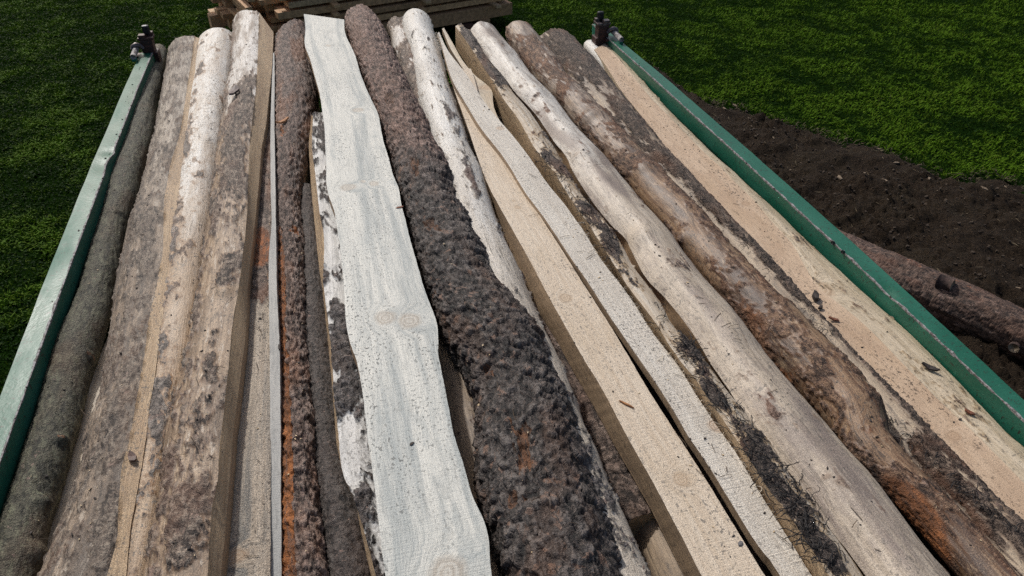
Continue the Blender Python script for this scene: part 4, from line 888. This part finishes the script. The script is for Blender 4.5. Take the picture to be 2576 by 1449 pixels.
# 21 mottled log
loft('mottled_log', 'grey brown mottled log with peeling bark patches and branch bumps', 'log',
     [(P('1263,92 1286,132 1311,157 1328,187 1353,212 1391,250 1408,270 1433,307 1480,362 1513,395 1538,427 1583,482 1625,534 1663,574 1688,602 1713,639 1745,684 1778,727 1813,764 1850,804 1880,832 1890,854 1940,917 1990,977 2040,1034 2086,1092 2131,1150 2193,1207 2243,1252 2281,1295 2356,1377 2408,1449'), 1.455),
      (P('1346,80 1358,92 1381,122 1416,164 1441,207 1478,239 1500,262 1530,292 1561,325 1598,364 1625,394 1652,422 1680,447 1730,504 1777,544 1815,589 1865,647 1895,679 1933,717 1958,747 2033,809 2088,869 2158,934 2233,1027 2245,1102 2308,1177 2408,1277 2508,1389 2558,1449'), 1.455)],
     [], [m_log17], 0, round_log=('patchy', dict(cover=.46, amp=.0045, cell=(.013, .018), ps=16, py=7, und=1.6), 0),
     bumps=[(1485, 292, .05, .035, .016), (1620, 420, .03, .03, .008), (1722, 600, .035, .04, .016), (2000, 780, .03, .04, .006), (1370, 170, .04, .03, .006), (1335, 75, .03, .05, .004)],
     patches=[(1330, 130, .06, .14, .6), (1335, 75, .08, .08, -.6), (1440, 250, .05, .08, -.5), (1490, 300, .04, .04, -.6), (1580, 410, .04, .07, .7), (1640, 490, .05, .16, -.5), (1760, 640, .04, .12, -.7), (1760, 640, .03, .1, .3), (1775, 650, .02, .05, .6), (1900, 870, .05, .14, .7), (2020, 840, .02, .1, -.8), (2080, 950, .05, .1, .3), (2180, 1060, .03, .25, -.3), (2290, 1260, .03, .09, .9), (2350, 1350, .02, .06, .8)],
     inners=[(1905, 800, .03, .08, .5), (1975, 935, .03, .05, .6), (2300, 1275, .03, .09, .9), (2350, 1350, .02, .06, .9), (2200, 1105, .02, .06, .5)], knots=[(1980, 778, .010, .012)], key='log21', uend=.03)
# 22 dark fibrous log
loft('bark_log', 'dark log with crumbly black bark, between the mottled log and fresh slab', 'log',
     [(P('1358,92 1381,122 1416,164 1441,207 1478,239 1530,292 1561,325 1598,364 1652,422 1680,447 1730,504 1777,544 1815,589 1865,647 1895,679 1933,717 1958,747 2033,809 2088,869 2148,934 2193,1027 2235,1102 2298,1177 2398,1277 2498,1389 2548,1449'), 1.42),
      (P('1457.26,112 1471.92,134 1504.45,164 1527.06,189 1535.86,202 1558.36,234 1589.77,272 1617.22,307 1641.8,334 1663.34,364 1727.25,434 1751.86,459 1788.27,497 1812.8,527 1850.18,567 1874.76,594 1919.09,637 1956.47,677 1997.69,727 2039.99,772 2069.37,812 2108.82,847 2125.44,872 2168,917 2213,959 2258,1009 2303,1052 2337,1089 2383,1137 2433,1189 2470,1224 2513,1272 2560,1314'), 1.405)],
     [dict(prof='soft', h=.034, kind='patchy', prm=dict(cover=.56, amp=.007, cell=(.013, .017), ps=22, py=5), mat=0)], [m_log18], 1.33,
     patches=[(1430, 110, .08, .3, .6), (1600, 330, .05, .3, .3), (1650, 420, .02, .3, -.3), (1790, 600, .025, .4, -.6), (1830, 560, .015, .5, .6), (1950, 730, .03, .3, -.4), (2060, 830, .02, .3, -.5), (2170, 930, .03, .3, -.6), (2180, 900, .012, .4, .8), (2350, 1130, .05, .3, .2)], key='log22', uend=.03)
loft('debarked_log', 'small whitish log end just left of the right rusty post', 'log',
     [(P('1462,118 1490,150 1530,195 1580,250'), 1.385), (P('1503,112 1535,150 1575,195 1625,250'), 1.385)], [], [m_silver2], 0, Yn=1.6, round_log=('smooth', dict(und=.002), 0), key='log22b')
# 23 fresh slab by the right rail
loft('fresh_slab', 'freshly sawn pinkish tan slab with waney bark side, along the right green rail', 'slab',
     [(P('1496,124 1535,182 1560,225 1595,268 1622,302 1648,332 1668,362 1730,432 1755,457 1790,495 1815,525 1853,565 1878,592 1921,635 1961,675 2003,725 2046,770 2076,810 2116,845 2133,870 2176,915 2221,957 2266,1007 2311,1050 2345,1087 2391,1135 2441,1187 2478,1222 2521,1270 2575,1325'), 1.412),
      (P('1516,112 1545,135 1592,192 1640,250 1690,300 1746,357 1778,390 1815,422 1862,470 1905,512 1935,550 1993,612 2056,725 2071,735 2156,800 2218,860 2281,925 2356,1000 2456,1095 2540,1180'), 1.42),
      (P('1528,107 1561,140 1611,197 1661,255 1711,305 1769,362 1800,395 1838,425 1888,472 1931,510 1966,542 2031,607 2106,675 2163,727 2216,775 2293,842 2366,917 2421,972 2531,1087 2575,1125'), 1.405)],
     [dict(kind='cut', mat=0, side=1, res=.0045), dict(prof='soft', h=.006, kind='patchy', prm=dict(cover=.12, amp=.004, cell=(.016, .02)), mat=1, side=1)], [m_fresh, m_wane], 1.34,
     knots=[(1878, 513, .012, .012), (2070, 728, .020, .030), (2400, 1095, .012, .012), (1690, 290, .015, .02)], patches=[(2160, 770, .03, .08, .3), (2270, 880, .025, .10, .3)], key='fresh23')
# ------------------------------------------------------------------ loose chips, bark crumbs, fibres
g = random.Random(23)
m_chipdark = plain('bark_chip', (.06, .045, .038), (.022, .017, .015), .8, 0, 120, .002)
m_chipred = plain('red_bark_chip', (.22, .075, .035), (.12, .045, .025), .75, 0, 120, .002)
m_chiporange = plain('orange_wood_chip', (.46, .21, .075), (.30, .13, .05), .7, 0, 90, .002)
m_chipgrey = plain('grey_bark_flake', (.16, .15, .15), (.08, .075, .075), .7, 0, 120, .001)
m_chippale = plain('pale_splinter', (.62, .48, .30), (.46, .34, .2), .7, 0, 90, .001)
def flake_arrays(p, l, wd, th, rot, tilt, curl, base, n=7):
    a = np.sort(np.array([g.random() for _ in range(n)])*2*math.pi/n*.7 + np.arange(n)*2*math.pi/n); r = np.array([.75+.4*g.random() for _ in range(n)])
    X = np.cos(a)*r*l/2; Y = np.sin(a)*r*wd/2; Z = curl*(X/l)**2*4
    c, s_ = math.cos(rot), math.sin(rot)
    ring = np.stack([X*c-Y*s_, X*s_+Y*c, Z+X*math.tan(tilt)], 1)
    ring[:, 2] -= ring[:, 2].min()*.6
    lo = ring + p; up = ring*[.93, .93, 1] + [0, 0, th] + p
    ctr = np.array([[0, 0, th*1.25]]) + p
    V = np.concatenate([lo, up, ctr]); T = []; Q = []
    for i in range(n):
        j = (i+1) % n; Q.append([base+i, base+j, base+n+j, base+n+i]); T.append([base+n+i, base+n+j, base+2*n]); T.append([base+j, base+i, base+2*n])
    return V, Q, T
def flake(name, label, cat, px, py, key, l, wd, th, rot, mat, tilt=0, curl=0, lift=.002, group=None):
    p = on(px, py, key, lift); V, Q, T = flake_arrays(np.zeros(3), l, wd, th, rot, tilt, curl, 0)
    return link(name, make_mesh(name, V, Q, T, smooth=False), mat, None, tuple(p), label, cat, group)
GC = 'loose chips of bark and wood lying on the load'
flake('wood_chip', 'orange splintered wood chip on the far part of the rough pine log', 'chip', 716, 302, 'pine8', .060, .016, .005, .7, m_chiporange, .15, .006, .004, GC)
flake('wood_chip', 'small orange wood chip beneath the larger orange chip on the pine log', 'chip', 706, 312, 'pine8', .040, .012, .004, .35, m_chiporange, -.1, .004, .004, GC)
flake('bark_chip', 'dark crumpled bark chip on the pink slab, against the crumbly bark log', 'chip', 2050, 748, 'fresh23', .036, .018, .010, 1.2, m_chipdark, .2, .004, .004, GC)
flake('bark_chip', 'small dark bark chip nearest the camera side of the crumpled one', 'chip', 2066, 774, 'fresh23', .016, .010, .006, .3, m_chipdark, .1, 0, .003, GC)
flake('bark_chip', 'bright red brown ragged bark chip on the pink slab', 'chip', 2094, 801, 'fresh23', .030, .011, .003, 2.6, m_chipred, .1, .003, .003, GC)
flake('bark_chip', 'black curled bark strip on the waney side of the pink slab', 'chip', 2340, 925, 'fresh23', .050, .015, .004, 2.3, m_chipdark, .1, .008, .004, GC)
flake('bark_chip', 'small reddish flake low on the pink slab', 'chip', 2440, 1035, 'fresh23', .022, .012, .003, 2.3, m_chipred, .1, .002, .003, GC)
flake('bark_flake', 'small grey flake near the bottom of the tan plank', 'chip', 1866, 1362, 'tan16', .012, .0085, .001, .8, m_chipgrey, 0, 0, .001, GC)
flake('bark_flake', 'tiny dark flake on the lower wide board', 'chip', 1040, 1114, 'hero', .013, .006, .001, .6, m_chipdark, 0, 0, .001, GC)
flake('bark_flake', 'red brown bark scrap on the right edge of the wide board', 'chip', 1004, 517, 'hero', .026, .010, .001, .2, m_chipred, 0, 0, .001, GC)
flake('bark_flake', 'smooth brown bark flake standing proud on the quartered slab', 'chip', 588, 238, 'slab5', .085, .032, .006, 1.25, plain('brown_bark_flake', (.13, .085, .075), (.07, .045, .04)), .05, .006, .008, GC)
flake('bark_flake', 'brown flake on the sawn edge of the grey brown slab', 'chip', 342, 1147, 'slab3', .030, .018, .004, 1.9, plain('brown_flake', (.14, .075, .055), (.08, .045, .035)), .1, .003, .004, GC)
flake('wood_splinter', 'curled orange splinter stuck in the middle of the tan plank', 'splinter', 1578, 1012, 'tan16', .038, .004, .003, 2.25, m_chiporange, 0, 0, .001, GC)
flake('bark_flake', 'small dark chip on the thin grey board edge', 'chip', 700, 872, 'thin', .022, .006, .003, 1.7, m_chipdark, 0, 0, .002, GC)

def crumbs(name, label, n, spots, size, mat):
    """spots: (px, py, spread px, key)"""
    V = []; Q = []; T = []; b = 0
    for _ in range(n):
        px, py, sp, key = g.choice(spots); t = g.gauss(0, 1)
        if isinstance(sp, tuple): x, y = px+(sp[0]-px)*g.random(), 0; f = (x-px)/(sp[0]-px); y = py+(sp[1]-py)*f; x += g.gauss(0, sp[2]*(.35+.65*f)); 
        else: x = px+g.gauss(0, sp); y = py+g.gauss(0, sp)
        D = PIECES[key]
        p = on(x, y, key, 0.0)
        qx, qy, _d = proj(p[None]); 
        if (qx[0]-x)**2+(qy[0]-y)**2 > 60: continue
        l = size*(.4+1.2*g.random()**2)
        v, q, tt = flake_arrays(p, l, l*(.35+.4*g.random()), l*.22, g.random()*6.3, g.uniform(-.3, .3), 0, b, 5)
        V.append(v); Q += q; T += tt; b += len(v)
    V = np.concatenate(V)
    return link(name, make_mesh(name, V, Q, T, smooth=False), mat, kind='stuff', label=label)
crumbs('bark_crumbs', 'dark crumbs of bark scattered over the sawn boards and logs', 420, [(1560, 140, (2560, 1300, 45), 'fresh23'), (1700, 310, (2500, 1180, 40), 'fresh23'), (1630, 250, 30, 'fresh23'), (1710, 340, 30, 'fresh23'),
    (1240, 560, (1800, 1400, 30), 'tan16'), (1300, 480, (1880, 1300, 20), 'white17'), (1500, 500, (2200, 1380, 40), 'log20'), (560, 150, (450, 1000, 25), 'log4')], .0042, m_chipdark)
crumbs('rail_crumbs', 'dark needles and crumbs lying on the green rails', 190, [(1580, 125, (2540, 1030, 14), 'side_boardright '), (360, 160, (40, 1060, 12), 'side_boardleft s')], .0058, m_chipdark)

def fibres(name, parent, mat, items):
    V = []; Q = []; b = 0
    po = np.array(parent.location)
    for pts, r in items:
        v, q, nn = tube_arrays(np.array(pts)-po, r, 4, b); V.append(v); Q += q; b += len(v)
    o = link(name, make_mesh(name, np.concatenate(V), Q), mat, parent); o['kind'] = 'stuff'; return o
m_black = plain('black_fibre', (.022, .018, .017), (.012, .010, .010), .7)
m_fuzz = plain('torn_fibre', (.72, .64, .52), (.58, .5, .38), .7)
def strand(p, d, l, wob, n=6, up=.004):
    pts = [np.array(p)]; d = np.array(d, float)
    for i in range(n):
        d = d + np.array([g.gauss(0, wob), g.gauss(0, wob), g.gauss(0, wob*.35)]); d /= np.linalg.norm(d); pts.append(pts[-1]+d*l/n)
    pts = np.array(pts); base = pts[0, 2]; pts[:, 2] = base + np.sin(np.linspace(0, math.pi, n+1))*up*(.5+g.random()) ; return pts
items = []
for px, py, n, sx, sy in ((1850, 1050, 24, 14, 30), (1945, 1195, 30, 18, 26), (2030, 1320, 34, 20, 26), (2110, 1430, 30, 20, 20), (1760, 925, 24, 12, 20), (1375, 400, 26, 14, 22), (1420, 440, 22, 14, 14), (1480, 540, 34, 12, 24), (1530, 605, 34, 12, 20), (1420, 492, 14, 18, 6), (1730, 872, 34, 12, 18), (1800, 990, 26, 12, 24), (1900, 1120, 40, 18, 30), (1990, 1262, 50, 22, 36), (2065, 1375, 40, 22, 32), (1205, 130, 24, 10, 30), (1262, 205, 24, 8, 24), (1660, 800, 10, 10, 20)):
    for _ in range(n):
        p = on(px+g.gauss(0, sx), py+g.gauss(0, sy), 'slab19', .0015); a = g.gauss(1.9, .9)
        items.append((strand(p, (math.cos(a), math.sin(a), .1), g.uniform(.012, .042), .38), g.uniform(.0005, .0011)))
fibres('bark_fibres', PIECES['slab19']['o'], m_black, items)
items = []
for k in range(240):
    t = g.random(); L = P('1441,545 1470,580 1488,617 1513,655 1538,687 1569,725 1598,767 1620,805 1658,860 1688,895 1718,937 1755,1000 1814,1087 1860,1150 1898,1220 1953,1307')
    f = t*(len(L)-1); i = min(int(f), len(L)-2); f -= i; x = L[i][0]*(1-f)+L[i+1][0]*f; y = L[i][1]*(1-f)+L[i+1][1]*f
    p = on(x, y, 'white17', -.001); items.append((strand(p, (.9, -.2+g.gauss(0, .5), .05), g.uniform(.004, .017), .3, 4, .001), g.uniform(.0003, .0006)))
for px, py in ((1462, 585), (1448, 560), (1650, 900), (1900, 1215), (1560, 730)):
    p = on(px, py, 'white17', 0); items.append((strand(p, (.6, -.6, .1), .035, .45, 8, .006), .0006))
fibres('torn_fibres', PIECES['white17']['o'], m_fuzz, items)
items = []
for k in range(60):
    px, py = 1102+g.gauss(0, 3), 78+g.random()*50; p = on(px, py, 'white17', 0); items.append((strand(p, (-.9, -.1+g.gauss(0, .4), .1), g.uniform(.008, .035), .25, 4, .002), .0006))
for px, py in ((628, 38), (640, 34), (652, 32), (600, 44), (612, 41)):
    pass
fibres('torn_fibres', PIECES['white17']['o'], m_fuzz, items)
items = []
for k in range(70):
    t = g.random(); p = on(2193+t*380, 1020+t*330+g.gauss(0, 14), 'log22', .002); a = g.gauss(2.4, 1.0)
    items.append((strand(p, (math.cos(a), math.sin(a), .15), g.uniform(.010, .03), .4), g.uniform(.0005, .001)))
for k in range(60):
    t = g.random(); p = on(1660+t*440, 380+t*470+g.gauss(0, 12), 'log22', .002); a = g.gauss(2.4, 1.0)
    items.append((strand(p, (math.cos(a), math.sin(a), .15), g.uniform(.010, .03), .4), g.uniform(.0005, .001)))
fibres('bark_fibres', PIECES['log22']['o'], m_black, items)

# ------------------------------------------------------------------ felled log lying on the soil beside the trailer
def ground_log():
    seed = 900
    a = at(1960, 525, .25); b = at(3080, 994, .25)
    ax = (b-a); ln = np.linalg.norm(ax[:2]); ax = np.array([ax[0], ax[1], 0])/ln; sd = np.array([-ax[1], ax[0], 0])
    nT, nA = 760, 120
    t = np.linspace(0, ln, nT)[:, None]; th = np.linspace(0, 2*math.pi, nA)[None]
    r = (.122+.012*np.sin(t*2.2)) + .0*th
    s = th*.15; h, bk, inn, rel = relief('plates', s+0*t, t+0*s, seed, GP := dict(cell=(.028, .05), amp=.0065, innerlev=-.15, _inner=.35*np.exp(-((th-1.75)/.35)**2)+0*t, und=.012))
    h = h*sst(0, .25, np.minimum(th, 2*math.pi-th))
    R = r + h
    c = a[None, None]*[1, 1, 0] + ax[None, None]*t[..., None] + np.array([0, 0, .118])
    V = c + (R*np.cos(th))[..., None]*sd*-1 + (R*np.sin(th))[..., None]*np.array([0, 0, 1.0])
    off = c[nT//2, 0]*[1, 1, 0]
    i, j = np.meshgrid(np.arange(nT-1), np.arange(nA-1), indexing='ij'); q = i*nA+j
    Q = np.stack([q, q+nA, q+nA+1, q+1], -1).reshape(-1, 4)
    loc = np.stack([s+0*t+3.3, t+0*s, 0*s+0*t+9], -1).reshape(-1, 3); mk = np.stack([bk, inn, rel, GP['_cell']], -1).reshape(-1, 4)
    me = make_mesh('felled_log', V.reshape(-1, 3)-off, Q, attrs={'loc': ('FLOAT_VECTOR', loc), 'm': ('FLOAT_COLOR', mk), 'knot': ('FLOAT', np.full(nT*nA, 9.0))},
                   ngons=[np.arange(nA-1)[::-1], (nT-1)*nA+np.arange(nA-1)])
    m = timber('felled_log_bark', bark=((.014, .008, .006), (.066, .036, .024), (.17, .105, .075)), inner=(.30, .13, .075), bbump=.003)
    o = link('felled_log', me, m, None, tuple(off), 'dark felled log with reddish top lying on the bare soil beside the trailer', 'log')
    PIECES['glog'] = dict(D=V.reshape(-1, 3), o=o)
    m_stub = plain('stub_bark', (.085, .05, .04), (.03, .018, .014), .85, 0, 60, .006)
    # sawn branch stubs and a torn pale streak
    for (px, py, l, rr, dirv) in ((2385, 713, .06, .034, (ax*.97+np.array([0, 0, .10]))), (2553, 873, .05, .026, (sd*-1 if (sd@(CAM-off)) < 0 else sd))):
        p = on(px, py, 'glog', 0); d = np.array(dirv)/np.linalg.norm(dirv)
        V2, Q2, N2 = tube_arrays([p-d*l*.8-off, p-off, p+d*l*.4-off], np.array([rr*1.25, rr*1.08, rr]), 14)
        me = make_mesh('branch_stub', V2, Q2, ngons=N2); me.materials.append(m_stub); me.materials.append(plain('stub_cut', (.30, .24, .17), (.2, .15, .1), .8))
        mi = np.zeros(len(me.polygons), np.int32); mi[-1] = 1; me.polygons.foreach_set('material_index', mi)
        ob = bpy.data.objects.new('branch_stub', me); COL.objects.link(ob); ob.parent = o
ground_log()

# clods, straw and wood litter on the soil, straggling on to the lawn edge
def litter(n, mats, name, label, size, asp, thick, decay, edge=.15, smin=.4):
    q = np.random.default_rng(len(name)*7+n)
    x = q.uniform(1.3, 6.9, n*6); y = q.uniform(.8, 6.5, n*6); sm = soil_mask(x, y)
    ok = (sm > -edge) & (q.random(n*6) < np.exp(-np.maximum(sm, 0)*decay)+.10); x, y = x[ok][:n], y[ok][:n]
    zz = np.maximum(soil_z(x, y), ground_z(x, y)) + .001
    V = []; Q = []; T_ = []; b = 0
    for k in range(len(x)):
        l = size*(smin+(2.2-smin)*g.random()**3)
        v, qq, tt = flake_arrays(np.array([x[k], y[k], zz[k]]), l, l*g.uniform(*asp), l*thick, g.random()*6.3, g.uniform(-.35, .35), 0, b, 5); V.append(v); Q += qq; T_ += tt; b += len(v)
    link(name, make_mesh(name, np.concatenate(V), Q, T_, smooth=False), mats, kind='stuff', label=label)
litter(200, plain('litter_pale', (.24, .18, .12), (.12, .085, .055), .85), 'wood_litter', 'pale wood chips and bark bits trodden into the soil', .032, (.2, .5), .12, .9)
litter(5200, plain('clod_dark', (.050, .033, .020), (.022, .014, .009), .95, 0, 60, .004), 'soil_clods', 'dark crumbly clods of bare soil', .013, (.6, 1.0), .42, .12, .05)
litter(1800, plain('clod_brown', (.075, .052, .033), (.036, .024, .015), .95, 0, 60, .004), 'dry_soil_crumbs', 'dry brown crumbs of bare soil', .013, (.5, 1.0), .42, .2, .1)
litter(2600, plain('dead_straw', (.19, .15, .09), (.09, .066, .038), .9), 'dead_straw', 'dead straw and roots raked over the bare soil', .036, (.035, .07), .03, .35, .35, .7)

# sawdust and needles over the load
spots = [(1560, 140, (2560, 1300, 50), 'fresh23'), (1230, 80, (2250, 1400, 30), 'log20'), (1350, 90, (2480, 1400, 40), 'log21'), (1180, 200, (1880, 1400, 24), 'tan16'), (1120, 100, (1990, 1400, 18), 'white17'),
         (450, 120, (200, 1400, 30), 'slab3'), (540, 120, (420, 1400, 22), 'log4'), (620, 80, (470, 1400, 28), 'slab5'), (690, 300, (640, 1430, 14), 'slab6'), (740, 110, (760, 1420, 20), 'pine8'), (900, 60, (1400, 1400, 60), 'log12'), (1050, 60, (1240, 500, 18), 'log14'), (400, 150, (60, 1380, 25), 'spruce'), (1420, 110, (2480, 1350, 20), 'log22')]
crumbs('sawdust', 'pale sawdust and splinters scattered over the load', 520, spots, .0042, m_chippale)
crumbs('bark_bits', 'small dark bark bits scattered over the load', 520, spots, .0060, m_chipdark)
items = []
for _ in range(170):
    px, py, (x2, y2, sp), key = g.choice(spots); f = g.random(); p = on(px+(x2-px)*f+g.gauss(0, sp*(.35+.65*f)), py+(y2-py)*f, key, .0022); a = g.random()*6.3
    items.append((strand(p, (math.cos(a), math.sin(a), 0), g.uniform(.012, .035), .12, 3, .0015), .0006))
V = []; Q = []; b = 0
for pts, rr in items:
    v, q, nn = tube_arrays(pts, rr, 4, b); V.append(v); Q += q; b += len(v)
link('needles', make_mesh('needles', np.concatenate(V), Q), plain('dry_needle', (.10, .06, .03), (.05, .03, .018), .7), kind='stuff', label='dry needles and thin twigs scattered over the load')
